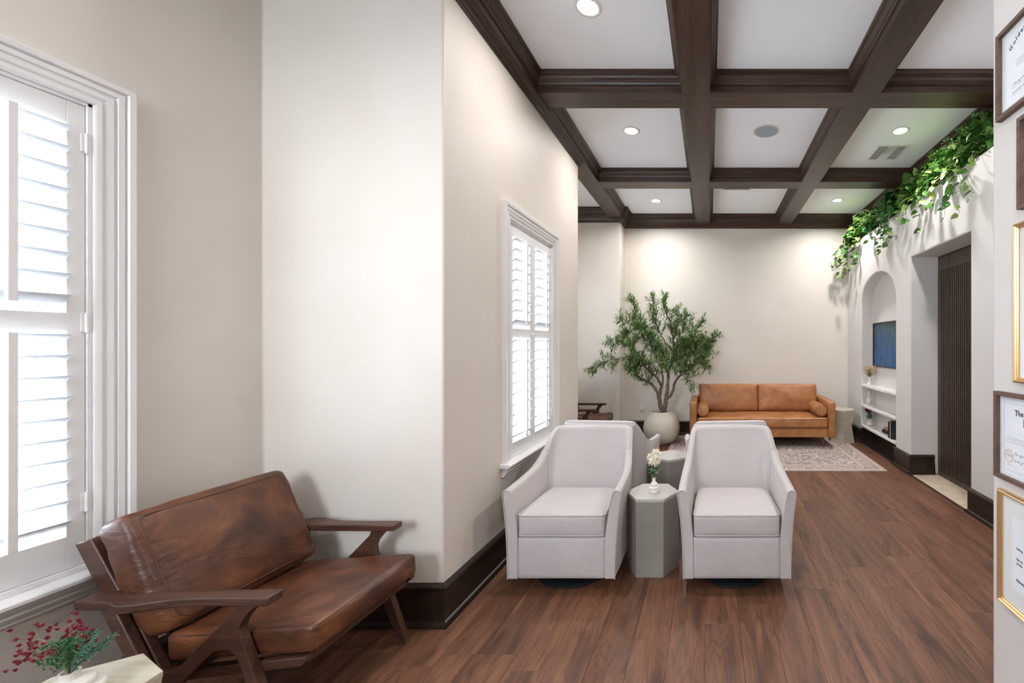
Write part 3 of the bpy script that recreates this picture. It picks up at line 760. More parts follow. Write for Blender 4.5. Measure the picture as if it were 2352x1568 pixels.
# ================================================================= RUG
RX0, RX1, RY0, RY1 = -.58, 2.108, 5.03, 6.92
def rug():
    def pat(name, dk, md, lt, sc_, th=.5):
        m = Mat(name, .95, spec=.1); v = m.coord()
        dn = m.n('ShaderNodeTexNoise'); dn.inputs['Scale'].default_value = 7; m.l(v, dn.inputs['Vector'])
        add = m.n('ShaderNodeVectorMath', operation='MULTIPLY_ADD'); m.l(dn.outputs['Color'], add.inputs[0]); add.inputs[1].default_value = (.16, .16, .16); m.l(v, add.inputs[2])
        vo = m.n('ShaderNodeTexVoronoi'); vo.inputs['Scale'].default_value = sc_; m.l(add.outputs[0], vo.inputs['Vector'])
        w = m.n('ShaderNodeMath', operation='MULTIPLY'); m.l(vo.outputs['Distance'], w.inputs[0]); w.inputs[1].default_value = 24
        si = m.n('ShaderNodeMath', operation='SINE'); m.l(w.outputs[0], si.inputs[0])
        n = m.noise(v, 22, 3, .6, 1.2); a = m.n('ShaderNodeMath', operation='MULTIPLY_ADD'); m.l(si.outputs[0], a.inputs[0]); a.inputs[1].default_value = .15; m.l(n, a.inputs[2])
        m.color(m.ramp(a.outputs[0], [(.40, dk), (.50, md), (.62, lt)])); m.bump(n, .4, .004); return m.m
    fld = pat('rug_field', (.25, .215, .20), (.37, .315, .29), (.53, .465, .415), 6.5)
    bor = pat('rug_border', (.30, .235, .215), (.40, .325, .30), (.55, .47, .42), 9)
    l1 = plain('rug_light_line', (.55, .46, .40), .95); l2 = plain('rug_pink_line', (.38, .27, .24), .95)
    t = thing('area_rug', 'faded grey and rose floral area rug under the tan sofa', 'rug', ((RX0+RX1)/2, (RY0+RY1)/2, 0))
    hx, hy = (RX1-RX0)/2, (RY1-RY0)/2
    ins = [(0, .014, l1), (.014, .030, l2), (.030, .050, l1), (.050, .066, l2), (.066, .205, bor), (.205, .220, l2), (.220, .245, l1), (.245, .258, l2)]
    mats = [fld, bor, l1, l2]; g = G(); z = .0075
    for a, b, m in ins:
        P = [(-hx+a, -hy+a), (hx-a, -hy+a), (hx-a, hy-a), (-hx+a, hy-a)]; Q = [(-hx+b, -hy+b), (hx-b, -hy+b), (hx-b, hy-b), (-hx+b, hy-b)]
        g.poly([(x, y, z) for x, y in P+Q], [(i, (i+1) % 4, 4+(i+1) % 4, 4+i) for i in range(4)], mats.index(m))
    b = .258; g.poly([(-hx+b, -hy+b, z), (hx-b, -hy+b, z), (hx-b, hy-b, z), (-hx+b, hy-b, z)], [(0, 1, 2, 3)], 0)
    g.done('pile', mats, t, recalc=False)
    g = G(); g.sweep([(0, 0), (.001, .0074), (.006, .0078), (.006, .001)], [(-hx, -hy), (-hx, hy), (hx, hy), (hx, -hy)], XY, closed=True); g.done('binding', l1, t)
rug()
# ================================================================= SOFA
def sofa():
    t = thing('leather_sofa', 'long tan leather sofa with slim arms and short wooden legs against the back wall', 'sofa', (.77, 6.56, 0))
    hw = 1.053; F_ = -.45; B_ = .45
    for s in (-1, 1):
        g = G(); g.rbox((s*(hw-.052), 0, .413), (.104, .90, .515), .022, 10, (.004, .003, 0), .0012, 8); a = g.done('arm', 'tan_leather', t, smooth=50)
        for yy in (F_+.006, ):
            for sx in (-.045, .045):
                g = G(); g.tube([(s*(hw-.052)+sx, yy-.003, .18), (s*(hw-.052)+sx, yy-.003, .645), (s*(hw-.052)+sx, yy+.03, .668), (s*(hw-.052)+sx, .40, .668)], .0025, 6); g.done('seam', 'tan_stitch', a, smooth=60)
    g = G(); g.rbox((0, 0, .225), (2*hw-.21, .86, .135), .016, 12, (0, .004, 0), .001, 6); g.done('base_rail', 'tan_leather', t, smooth=50)
    g = G(); g.rbox((0, .385, .48), (2*hw-.206, .12, .42), .03, 10); g.done('back_frame', 'tan_leather', t, smooth=50)
    def tuft(o, p):
        o = o.copy()
        if p[2] > 0:
            d = 0
            for k in range(-4, 5): d += math.exp(-((o.x-k*.20)/.012)**2)
            for yk in (-.22, 0.0): d += .8*math.exp(-((o.y-yk)/.012)**2)
            o.z -= .006*d*max(0, 1-(p[1]*.999)**8)
        return o
    g = G(); g.rbox((0, -.085, .368), (2*hw-.215, .73, .150), .035, 46, (.002, .012, .012), .003, 4, fn=tuft); s_ = g.done('seat_cushion', 'tan_leather', t, smooth=60)
    for zz in (.425, .308):
        g = G(); g.tube([(-hw+.125, -.4555, zz), (hw-.125, -.4555, zz)], .003, 6); g.done('seam', 'tan_stitch', s_, smooth=60)
    for s in (-1, 1):
        T = Matrix.Translation((s*.468, .215, .655)) @ Matrix.Rotation(-math.radians(12), 4, 'X')
        def soft(o, p):
            o = o.copy(); e = max(0, abs(p[0])-.8)*max(0, abs(p[2])-.8)*25; o.x *= 1+.02*e; o.z *= 1+.05*e; return o
        g = G(); g.rbox((0, 0, 0), (.925, .17, .42), .045, 18, (.008, .035, .010), .006, 5, T, fn=soft, seed=s+3); g.done('back_cushion', 'tan_leather', t, smooth=60)
    for sx in (-.88, .88):
        for sy in (-.36, .36):
            g = G(); z0 = .0078; g.tube([(sx*1.02, sy*1.03, z0), (sx, sy, .165)], [.015, .025], 14); g.done('leg', 'tan_leg', t, smooth=50)
    for s, lb in ((-1, 'tan leather bolster pillow at the left arm of the sofa'), (1, 'tan leather bolster pillow at the right arm of the sofa')):
        b = thing('bolster_pillow', lb, 'pillow', (.77+s*.862, 6.40, .538), 0, 'sofa bolster pillows')
        r = .088; prof = [(.001, -.245), (r*.55, -.248), (r*.85, -.243), (r*.97, -.232), (r, -.215), (r*1.01, -.1), (r*1.02, 0), (r*1.01, .1), (r, .215), (r*.97, .232), (r*.85, .243), (r*.55, .248), (.001, .245)]
        g = G(); g.lathe(prof, 32); bmesh.ops.rotate(g.bm, verts=g.bm.verts[:], cent=(0, 0, 0), matrix=Matrix.Rotation(PI/2, 3, 'X')); g.done('bolster_cover', 'tan_leather', b, smooth=60)
        for yy in (-.238, .238):
            g = G(); g.tube([(r*.93*math.cos(2*PI*k/28), yy, r*.93*math.sin(2*PI*k/28)) for k in range(28)], .0035, 6, closed=True); g.done('piping', 'tan_stitch', b, smooth=60)
sofa()
# ================================================================= NICHE
nt = struct(thing('trim_3', None, None), 'three white marble shelves built into the arched niche')
for z in (.895, .590, .283):
    g = G(); g.box(XR-.004, NX-.001, NA+.002, NB-.002, z-.032, z); g.done('shelf', 'marble', nt, bevel=.002)
g = G(); g.box(NX-.012, NX, NA, NB, .251, .0+.228); nt2 = g.done('back_panel', 'white', nt)
t = thing('flower_painting', 'blue and green blurred floral painting in thin dark frame inside the arched niche', 'painting', (NX, 5.895, 1.4975))
g = G(); hw, hh = .535, .325
g.sweep([(0, 0), (0, .028), (.010, .030), (.016, .024), (.016, 0)], [(-hw+.016, -hh+.016), (hw-.016, -hh+.016), (hw-.016, hh-.016), (-hw+.016, hh-.016)], lambda x, y, h: (-h-.001, x, y), closed=True); g.done('frame', 'dwy', t)
m = Mat('blurred_flowers', .5); v = m.coord((1, 4, 1.1)); n1 = m.noise(v, 3.2, 4, .6, 1.2); v2 = m.coord((1, 1, 1)); n2 = m.noise(v2, 11, 3, .6, .8)
gr = m.n('ShaderNodeSeparateXYZ'); m.l(v2, gr.inputs[0]); mr = m.n('ShaderNodeMapRange'); mr.inputs[1].default_value = -.1; mr.inputs[2].default_value = .3; m.l(gr.outputs[2], mr.inputs[0])
low = m.ramp(n1, [(.35, (.012, .055, .15)), (.52, (.02, .10, .22)), (.7, (.03, .14, .20))]); up = m.ramp(n1, [(.3, (.03, .06, .05)), (.7, (.055, .10, .095))])
c = m.mix(mr.outputs[0], low, up); bl = m.ramp(n2, [(.52, (0, 0, 0)), (.6, (1, 1, 1))]); blf = m.n('ShaderNodeMath', operation='MULTIPLY'); m.l(bl, blf.inputs[0]); blf.inputs[1].default_value = .5
c = m.mix(blf.outputs[0], c, (.05, .07, .38)); m.color(c)
g = G(); g.box(-.012, -.006, -hw+.014, hw-.014, -hh+.014, hh-.014); g.done('canvas', m.m, t)
def bubble_vase(name, label, loc, group, prof, mat='vase'):
    t = thing(name, label, 'vase', loc, 0, group); g = G(); g.lathe(prof, 36, cap=False)
    g.done('vase_body', mat, t, smooth=60); return t
def bump_prof(bul, neck_r, z_top, r0):
    """stacked ring profile: bul = [(z, r)]"""
    p = [(.001, 0), (r0*.9, 0)]
    for z, r, h in bul:
        for k in range(-4, 5):
            a = k/4*PI/2; p.append((r-(h*.75)*(1-math.cos(a)), z+h*math.sin(a)))
    p += [(neck_r, bul[-1][0]+bul[-1][2]+.006), (neck_r, z_top-.004), (neck_r+.0015, z_top), (neck_r-.002, z_top), (neck_r-.003, z_top-.03), (.001, z_top-.03)]
    return p
def leafblade(g, base, d, L, w, up=(0, 0, 1), fold=.25, mi=0, bend=0):
    base = Vector(base); d = Vector(d).normalized(); s = d.cross(Vector(up))
    if s.length < .05: s = Vector((1, 0, 0))
    s.normalize(); n = s.cross(d)
    P = [base, base+d*L*.4+s*w/2+n*w*fold, base+d*L*.45+n*bend*L*.3, base+d*L*.4-s*w/2+n*w*fold, base+d*L-n*bend*L]
    g.poly(P, [(0, 1, 2), (0, 2, 3), (1, 4, 2), (3, 2, 4)], mi)
rs = random.Random(11)
def rv(r=rs): return Vector((r.uniform(-1, 1), r.uniform(-1, 1), r.uniform(-1, 1)))
# ---- vase with cream flowers on the near grey table
v1 = bubble_vase('flower_vase', 'small white ringed vase of cream flowers on the front grey table', (-.372, 2.86, .505), 'ringed ceramic vases',
    bump_prof([(.012, .034, .011), (.034, .034, .012), (.056, .024, .011)], .011, .098, .034))
centers = [(-.022, .0, .235), (.012, .01, .262), (-.004, -.02, .215), (.018, -.018, .225)]
for i, cc in enumerate(centers):
    cc = Vector(cc); g = G(); R = (.030, .036, .036, .034)[i]
    for k in range(90):
        d = rv().normalized()
        if d.z < -.55 and rs.random() < .6: continue
        if d.z < 0 and i < 2: d.z *= .5
        leafblade(g, cc+d*.004, d, R*rs.uniform(.8, 1.05), .010, up=rv(), bend=-.15)
    for k in range(10 if i > 1 else 3):
        a = rs.uniform(0, 2*PI); leafblade(g, cc, (math.cos(a), math.sin(a), -.75), R*1.35, .008, bend=.1)
    g.done('bloom', ['petal', 'petal2'], v1, recalc=False)
    g = G(); g.tube([(0, 0, .09), (cc.x*.3, cc.y*.3, .15), cc], .0016, 5); g.done('stem', 'vine', v1)
for k in range(34):
    g = G(); a = rs.uniform(0, 2*PI); z = rs.uniform(.115, .20); leafblade(g, (0, 0, z), (math.cos(a), math.sin(a), rs.uniform(-.1, .5)), rs.uniform(.035, .06), .022, fold=.15, bend=.1)
    g.done('leaf', 'pothos_dk', v1, recalc=False)
# ---- vase with crimson flowers on the near stone table
v2 = bubble_vase('flower_vase', 'cream disc-shaped vase of crimson flowers on the stone table at bottom left', (-1.785, 1.185, .5), 'ringed ceramic vases',
    bump_prof([(.010, .052, .009), (.030, .062, .010), (.052, .046, .009)], .018, .088, .05))
rs.seed(5); ns = 0
g_st = G()
for k in range(24):                              # main stems, each forking into a few blooms
    tip = Vector((rs.uniform(-.155, .035), rs.uniform(-.07, .07), 0)); tip.z = .235 - abs(tip.x+.035)*.55 - rs.random()*.09
    mid = Vector((tip.x*.30, tip.y*.3, .15)); pts = catmull([(0, 0, .075), mid, tip], 6); g_st.tube(pts, [.0009*(1-.4*i/len(pts)) for i in range(len(pts))], 4)
    for q in range(rs.randint(3, 5)):
        e = tip + Vector((rs.uniform(-.022, .018), rs.uniform(-.02, .02), rs.uniform(.004, .032)))
        g_st.tube(catmull([pts[-2], (pts[-1]+e)/2+Vector((0, 0, .003)), e], 3), .0005, 4)
        g = G()
        for j in range(20):
            d = rv().normalized(); d.z = abs(d.z)*1.0-.15; leafblade(g, e, d, rs.uniform(.0045, .0075), .0042, up=rv())
        g.tube([e-Vector((0, 0, .004)), e+Vector((0, 0, .002))], [.0018, .0035], 6)
        g.done('bloom', 'berry', v2, recalc=False)
g_st.done('stems', 'stem', v2)
g = G()
for k in range(420):
    b = Vector((rs.uniform(-.04, .03), rs.uniform(-.035, .035), 0)); b.z = rs.uniform(.11, .175) + 0*b.x; leafblade(g, b, rv()+Vector((0, 0, .6)), rs.uniform(.012, .022), .004, up=rv())
tag(g.done('green_foliage', 'sprig', v2, recalc=False), kind='stuff')
g = G()
for j in range(9):
    e = Vector((rs.uniform(.05, .105), rs.uniform(-.035, .035), rs.uniform(.14, .20))); pts = catmull([(0, 0, .08), (e.x*.45, e.y*.5, .13), e], 8); g.tube(pts, .001, 4)
    for p in pts[5:]:
        for q in range(6): leafblade(g, p, rv()+Vector((.8, 0, .4)), .013, .0035, up=rv())
tag(g.done('sage_sprigs', 'sage', v2, recalc=False), kind='stuff')
# ---- niche objects
v3 = bubble_vase('flower_vase', 'slender cream vase of dried yellow flowers on the top niche shelf', (2.415, 6.40, .895), 'ringed ceramic vases',
    bump_prof([(.012, .036, .011), (.034, .028, .010)], .011, .12, .036))
g = G(); gs = G()
for k in range(70):
    tip = Vector((rs.gauss(0, .045), rs.gauss(0, .06), rs.uniform(.19, .29))); gs.tube([(0, 0, .11), tip*.6+Vector((0, 0, .04)), tip], .0012, 4)
    for j in range(5): leafblade(g, tip, rv(), .014, .008, up=rv())
tag(g.done('dried_blooms', 'yellow', v3, recalc=False), kind='stuff'); gs.done('stems', 'stem', v3)
g = G()
for k in range(60): leafblade(g, (rs.gauss(0, .02), rs.gauss(0, .025), rs.uniform(.14, .22)), rv()+Vector((0, 0, .5)), .02, .008, up=rv())
tag(g.done('foliage', 'sprig', v3, recalc=False), kind='stuff')
v4 = bubble_vase('flower_vase', 'white two-bulb vase of dark purple flowers on the lowest niche shelf', (2.415, 6.385, .283), 'ringed ceramic vases',
    bump_prof([(.026, .048, .024), (.068, .036, .016)], .020, .10, .046))
for i, cc in enumerate([(-.03, .05, .23), (.0, .02, .21), (-.02, -.04, .20), (.01, .07, .20), (-.04, .0, .22), (.02, -.02, .24)]):
    cc = Vector(cc); g = G()
    for k in range(40): leafblade(g, cc, rv(), .030, .013, up=rv())
    g.done('bloom', 'purple', v4, recalc=False); g = G(); g.tube([(0, 0, .08), cc], .0015, 4); g.done('stem', 'vine', v4)
for k in range(40):
    g = G(); leafblade(g, (rs.gauss(0, .012), rs.gauss(0, .02), rs.uniform(.09, .16)), rv()*.8+Vector((0, -.2, .1)), .045, .022, up=rv()); g.done('leaf', 'pothos_dk', v4, recalc=False)
# statue
t = thing('statuette', 'small white armless draped figure statuette on the middle niche shelf', 'statue', (2.41, 6.40, .590))
g = G(); g.box(-.04, .04, -.05, .05, 0, .014); g.done('plinth', 'statue', t, bevel=.002)
me = bpy.data.meshes.new('figure'); vs = [(0, .0, .012, .040, .042), (0, .002, .05, .034, .036), (.0, .006, .09, .029, .031), (0, .002, .110, .024, .027), (0, -.004, .132, .015, .017), (0, -.004, .156, .019, .025), (0, -.002, .174, .014, .026), (0, 0, .186, .007, .007), (0, .002, .194, .007, .007), (0, .004, .208, .0155, .0155), (0, .005, .222, .013, .013),
     (0, .030, .176, .009, .009), (0, -.030, .178, .009, .009), (0, .036, .160, .007, .007), (0, .016, .03, .026, .026)]
me.from_pydata([v[:3] for v in vs], [(0, 1), (1, 2), (2, 3), (3, 4), (4, 5), (5, 6), (6, 7), (7, 8), (8, 9), (9, 10), (6, 11), (6, 12), (11, 13), (1, 14)], [])
o = bpy.data.objects.new('figure', me); COL.objects.link(o); o.parent = t
sk = o.modifiers.new('skin', 'SKIN')
for i, v in enumerate(vs): me.skin_vertices[0].data[i].radius = v[3:5]
me.skin_vertices[0].data[3].use_root = True; o.modifiers.new('sub', 'SUBSURF').levels = 2; o.modifiers['sub'].render_levels = 2; me.materials.append(M['statue'])
# books
def book(label, c, w, d, h, col, rot=0, up=False):
    t = thing('book', label, 'book', c, rot, 'books on the lowest niche shelf')
    cov = plain('book_cover', col, .6); th = .0025
    f = (lambda x, y, z: (x, y, z)) if not up else (lambda x, y, z: (x, z, y))
    def bx(g, x0, x1, y0, y1, z0, z1): g.poly([f(x, y, z) for z in (z0, z1) for y in (y0, y1) for x in (x0, x1)], [(0, 2, 3, 1), (4, 5, 7, 6), (0, 1, 5, 4), (2, 6, 7, 3), (0, 4, 6, 2), (1, 3, 7, 5)])
    g = G(); bx(g, -w/2, w/2, -d/2, d/2, 0, th); bx(g, -w/2, w/2, -d/2, d/2, h-th, h); bx(g, -w/2, -w/2+th, -d/2, d/2, 0, h); g.done('cover', cov, t)
    g = G(); bx(g, -w/2+th, w/2-.004, -d/2+.003, d/2-.003, th, h-th); g.done('pages', 'paper', t)
bk = .283
book('pale teal book at the bottom of the stack in the niche', (2.41, 5.66, bk), .13, .20, .032, (.38, .50, .48))
book('black book in the middle of the niche stack', (2.41, 5.66, bk+.032), .13, .19, .042, (.02, .02, .022), .05)
book('rust brown book on the stack in the niche', (2.412, 5.655, bk+.074), .12, .165, .022, (.33, .17, .10), -.06)
book('tan book on top of the stack in the niche', (2.412, 5.65, bk+.096), .115, .15, .020, (.50, .36, .26), .08)
for i, (y, h, w, col, nm) in enumerate(((5.525, .215, .030, (.02, .016, .018), 'black upright book beside the stack in the niche'), (5.480, .26, .022, (.66, .64, .60), 'white upright book in the niche behind the arch pillar'), (5.45, .235, .024, (.03, .03, .035), 'dark upright book farthest right in the niche'))):
    t = thing('book', nm, 'book', (2.41, y, bk), 0, 'books on the lowest niche shelf'); cov = plain('book_cover', col, .55)
    g = G(); g.box(-.075, .07, -w/2, -w/2+.0025, 0, h); g.box(-.075, .07, w/2-.0025, w/2, 0, h); g.box(-.075, -.072, -w/2, w/2, 0, h); g.done('cover', cov, t)
    g = G(); g.box(-.072, .067, -w/2+.0025, w/2-.0025, .003, h-.003); g.done('pages', 'paper', t)
# outlets
def outlet(label, loc, rz):
    t = thing('wall_outlet', label, 'outlet', loc, rz, 'wall outlets')
    g = G(); g.box(-.038, .038, -.006, 0, -.060, .060); g.done('cover_plate', 'plastic', t, bevel=.002)
    for z in (-.027, .027):
        g = G(); g.box(-.017, .017, -.008, -.006, z-.017, z+.017); r = g.done('receptacle', 'plastic', t, bevel=.003)
        g = G(); g.box(-.008, -.005, -.0085, -.0078, z-.003, z+.009); g.box(.005, .008, -.0085, -.0078, z-.003, z+.009); g.done('slots', 'hole', r)
outlet('white wall outlet on the back wall left of the planter', (-1.133, YB, .445), 0)
outlet('white outlet plate inside the niche above the books', (NX-.001, 5.79, .455), -PI/2)
# ================================================================= OLIVE TREE
def olive():
    r = random.Random(21)
    t = thing('potted_olive_tree', 'tall airy olive tree with grey-brown trunks in a round cream planter', 'potted tree', (-.725, 6.47, 0))
    prof = [(.001, 0), (.135, 0), (.150, .006), (.205, .05), (.252, .12), (.276, .20), (.279, .26), (.262, .34), (.230, .40), (.196, .445), (.180, .470), (.172, .484), (.166, .487), (.158, .483), (.156, .46), (.150, .44)]
    prof = [(p.x, p.y) for p in catmull(prof[1:], 4)]
    g = G(); g.lathe([(.001, 0)]+prof, 56, cap=False); g.done('planter', 'planter', t, smooth=60)
    g = G(); g.lathe([(.155, .445), (.10, .455), (.001, .462)], 32, cap=False); g.done('soil', 'soil', t, smooth=60)
    D0 = 6.47
    def W_(px, py, dy=0):
        X = 1340+px/4.481; Y = 670+py/4.481; d = D0+dy
        return Vector(((X-1629)*d/F+.725, dy, 1.5+(791-Y)*d/F))
    tr = {
     'a': ([(815, 1240, 0), (790, 1170, 0), (772, 1070, -.02), (735, 990, -.04), (690, 940, -.06), (590, 890, -.08), (520, 840, -.10), (470, 720, -.12)], .034, .010),
     'b': ([(790, 1170, 0), (785, 1060, .03), (800, 985, .04), (790, 940, .04), (720, 850, .02), (640, 780, 0), (570, 660, -.05), (480, 560, -.1)], .030, .008),
     'c': ([(800, 985, .04), (815, 930, .05), (812, 830, .06), (760, 700, .05), (700, 560, .0), (640, 400, -.03), (565, 240, -.03), (490, 90, -.05)], .018, .004),
     'd': ([(828, 1240, 0), (845, 1150, 0), (855, 1080, 0), (866, 980, .0), (872, 870, .0), (890, 780, 0), (930, 660, .03), (925, 500, .05), (895, 340, .03), (845, 200, 0), (835, 70, -.02)], .040, .005),
     'e': ([(852, 1100, 0), (900, 1060, .02), (928, 1000, .04), (940, 930, .05), (980, 880, .05), (1030, 845, .05), (1110, 780, .05), (1200, 660, .05), (1290, 560, .03), (1360, 460, 0)], .028, .005),
     'f': ([(890, 780, 0), (960, 660, -.03), (1030, 540, -.05), (1120, 440, -.05), (1210, 320, -.05)], .016, .003),
     'g': ([(872, 870, 0), (850, 760, -.05), (830, 640, -.1), (770, 560, -.14), (700, 470, -.15)], .015, .004),
     'h': ([(925, 620, .03), (830, 500, .05), (750, 360, .05), (725, 200, .03), (715, 90, 0)], .013, .003),
     'i': ([(570, 660, -.05), (470, 660, -.08), (400, 680, -.10), (300, 700, -.12), (190, 720, -.13), (80, 790, -.14)], .010, .002),
     'j': ([(480, 560, -.1), (400, 540, -.1), (330, 530, -.1), (275, 510, -.1)], .008, .002),
     'k': ([(640, 400, -.03), (560, 340, -.05), (470, 300, -.06), (390, 310, -.06)], .008, .002),
     'l': ([(1030, 845, .05), (1080, 860, 0), (1110, 900, -.03), (1150, 970, -.05)], .007, .002),
     'm': ([(1110, 780, .05), (1180, 740, 0), (1230, 720, -.03), (1270, 740, -.03)], .008, .002),
     'n': ([(930, 660, .03), (990, 480, 0), (1030, 350, -.03), (1055, 250, -.03)], .009, .002),
     'o': ([(925, 500, .05), (960, 350, .05), (960, 200, .02)], .008, .002),
     'p': ([(520, 840, -.10), (500, 780, -.16), (480, 640, -.2), (520, 520, -.2)], .008, .003),
     'q': ([(770, 560, -.14), (760, 620, -.2), (790, 700, -.22), (830, 740, -.22)], .007, .002),
     'r': ([(700, 560, 0), (640, 480, -.12), (600, 420, -.16), (560, 380, -.18)], .008, .002),
     's': ([(1200, 660, .05), (1240, 640, 0), (1290, 610, -.04), (1300, 560, -.06)], .008, .002),
     't': ([(850, 760, -.05), (900, 720, -.1), (950, 760, -.12), (1000, 770, -.12)], .006, .002),
     'u': ([(480, 560, -.1), (430, 500, .04), (440, 440, .05)], .007, .002),
     'w': ([(930, 660, .03), (1020, 620, 0), (1110, 560, -.04), (1200, 500, -.06)], .008, .002),
     'x': ([(1030, 845, .05), (1065, 740, 0), (1055, 640, -.04), (1010, 560, -.06)], .009, .002),
     'y': ([(640, 780, 0), (600, 700, .06), (560, 740, .08), (500, 780, .08)], .007, .002),
     'z': ([(1200, 660, .05), (1170, 600, .12), (1120, 600, .14), (1060, 560, .14)], .008, .002),
     'v': ([(1120, 440, -.05), (1180, 520, -.08), (1240, 600, -.1)], .007, .002)}
    gb = G(); curves = {}
    for k, (pts, r0, r1) in tr.items():
        P = catmull([W_(*p) for p in pts], 5); n = len(P)
        P = [p + rvn(r)*.004 if i else p for i, p in enumerate(P)]
        gb.tube(P, [lerp(r0, r1, (i/(n-1))**.8)*(1+.12*r.uniform(-1, 1)) for i in range(n)], 10 if r0 > .012 else 6); curves[k] = P
    gb.done('trunk', 'bark', t, smooth=70)
    leaves = []; gt = G()
    def twig(p, d, L, nl):
        d = d.normalized(); q = p.copy(); pts = [q.copy()]; dd = d.copy()
        for s in range(5):
            dd = (dd + rvn(r)*.22 + Vector((0, 0, .02))).normalized(); q = q + dd*L/5; pts.append(q.copy())
        gt.tube(pts, [.0028, .0025, .002, .0018, .0015, .001], 4)
        cp = catmull(pts, 3)
        for i in range(nl):
            u = .12+.88*i/nl; j = min(int(u*(len(cp)-1)), len(cp)-2); b = cp[j]; ax = (cp[j+1]-cp[j]).normalized()
            side = ax.cross(rvn(r)).normalized(); ld = (ax*.75+side*.8+Vector((0, 0, .08))).normalized()
            leaves.append((b, ld, r.uniform(.058, .090), r.uniform(.0125, .0185)))
        leaves.append((cp[-1], ax, .055, .011))
    dens = {'a': (22, .5), 'b': (30, .5), 'c': (44, .42), 'd': (46, .50), 'e': (48, .48), 'f': (36, .15), 'g': (36, .1), 'h': (30, .3), 'i': (26, .42), 'j': (14, .2), 'k': (22, .1), 'l': (10, .2), 'm': (18, .1), 'n': (20, .2), 'o': (16, .1), 'p': (34, .0), 'q': (26, 0), 'r': (26, 0), 's': (20, 0), 't': (14, .2), 'u': (18, 0), 'v': (20, .1), 'w': (24, .1), 'x': (22, .1), 'y': (16, .1), 'z': (20, .1)}
    for k, (cnt, st) in dens.items():
        P = curves[k]
        cnt = int(cnt*1.45)
        for i in range(cnt):
            u = st+(1-st)*(i+r.random())/cnt; j = min(int(u*(len(P)-1)), len(P)-2); b = P[j].lerp(P[j+1], r.random()); ax = (P[j+1]-P[j]).normalized()
            tip = u > .85; side = ax.cross(rvn(r)).normalized()
            d = ax*(1.1 if tip else .55)+side*(.45 if tip else .9)+Vector((0, 0, .25 if k not in 'ilt' else -.05)); d.y *= .75
            twig(b, d, r.uniform(.10, .21)*(.8 if tip else 1), r.randint(9, 14))
    # twigs end safely inside the room, in front of the wall
    leaves = [l for l in leaves if l[0].y < .60 and not (l[0].x < -.60 and l[0].y > .24)]
    gt.done('twigs', 'bark', t, smooth=70)
    r.shuffle(leaves); leaves.sort(key=lambda l: l[0].y)
    g = G(); vs, fs = [], []
    def blade(b, d, L, w):
        s = d.cross(Vector((.3, .1, 1))); s.normalize(); n = s.cross(d); b = Vector(b)
        return [b, b+d*L*.35+s*w/2+n*w*.15, b+d*L*.40, b+d*L*.35-s*w/2+n*w*.15, b+d*L*.72+s*w*.36-n*L*.03, b+d*L*.72-s*w*.36-n*L*.03, b+d*L-n*L*.09]
    FC = [(0, 1, 2), (0, 2, 3), (1, 4, 2), (3, 2, 5), (2, 4, 6), (2, 6, 5)]
    singles = leaves[:1450:5][:290]; ids = set(id(x) for x in singles)
    for l in leaves:
        if id(l) in ids: continue
        k = len(vs); vs += blade(*l); fs += [tuple(k+i for i in f) for f in FC]
    me = bpy.data.meshes.new('foliage'); me.from_pydata(vs, [], fs); me.materials.append(M['olive']); o = bpy.data.objects.new('foliage', me); COL.objects.link(o); o.parent = t; tag(o, kind='stuff')
    base = blade((0, 0, 0), Vector((1, 0, 0)), 1.0, .20); lm = bpy.data.meshes.new('leaf'); lm.from_pydata(base, [], FC); lm.materials.append(M['olive'])
    for b, d, L, w in singles:
        o = bpy.data.objects.new('leaf', lm); COL.objects.link(o); o.parent = t; o.location = b; o.rotation_mode = 'QUATERNION'; o.rotation_quaternion = d.to_track_quat('X', 'Z'); o.scale = (L,)*3
def rvn(r): return Vector((r.gauss(0, 1), r.gauss(0, 1), r.gauss(0, 1)))
olive()
# ================================================================= TRAILING PLANTS ON THE LEDGE
def heart():
    # heart-shaped pothos leaf along +X, folded on its midrib, tip drooping
    n = 7; mid = [(t/n, 0, .05*math.sin(PI*t/n*.9)-.16*(t/n)**3) for t in range(n+1)]
    prof = [(-.09, .13), (-.06, .30), (.10, .42), (.30, .44), (.52, .36), (.74, .22), (.90, .09)]
    edge = [(x, y, .22*y - .14*max(0, x)**3 - .10*(y/.44)**4) for x, y in prof]
    inner = [(x*.9+.04, y*.5, .16*y + .02 - .12*max(0, x)**3) for x, y in prof]
    def side(sg): return [(x, sg*y, z) for x, y, z in inner] + [(x, sg*y, z) for x, y, z in edge]
    v = mid + side(1) + side(-1); f = []
    for sg, o in ((0, n+1), (1, n+1+14)):
        I, E = o, o+7; q = []
        q.append((0, I, E)); q.append((0, 1, I+1, I)) 
        q.append((I, I+1, E+1, E))
        for k in range(1, 6): q.append((k, k+1, I+k+1, I+k)); q.append((I+k, I+k+1, E+k+1, E+k))
        q.append((6, 7, I+6)); q.append((I+6, 7, E+6))
        f += q if sg == 0 else [t[::-1] for t in q]
    me = bpy.data.meshes.new('leaf'); me.from_pydata(v, [], f); me.shade_smooth(); me.materials.append(M['pothos']); return me
HL = heart(); HD = HL.copy(); HD.materials.clear(); HD.materials.append(M['pothos_dk'])
HV, HF = [v.co.copy() for v in HL.vertices], [tuple(p.vertices) for p in HL.polygons]
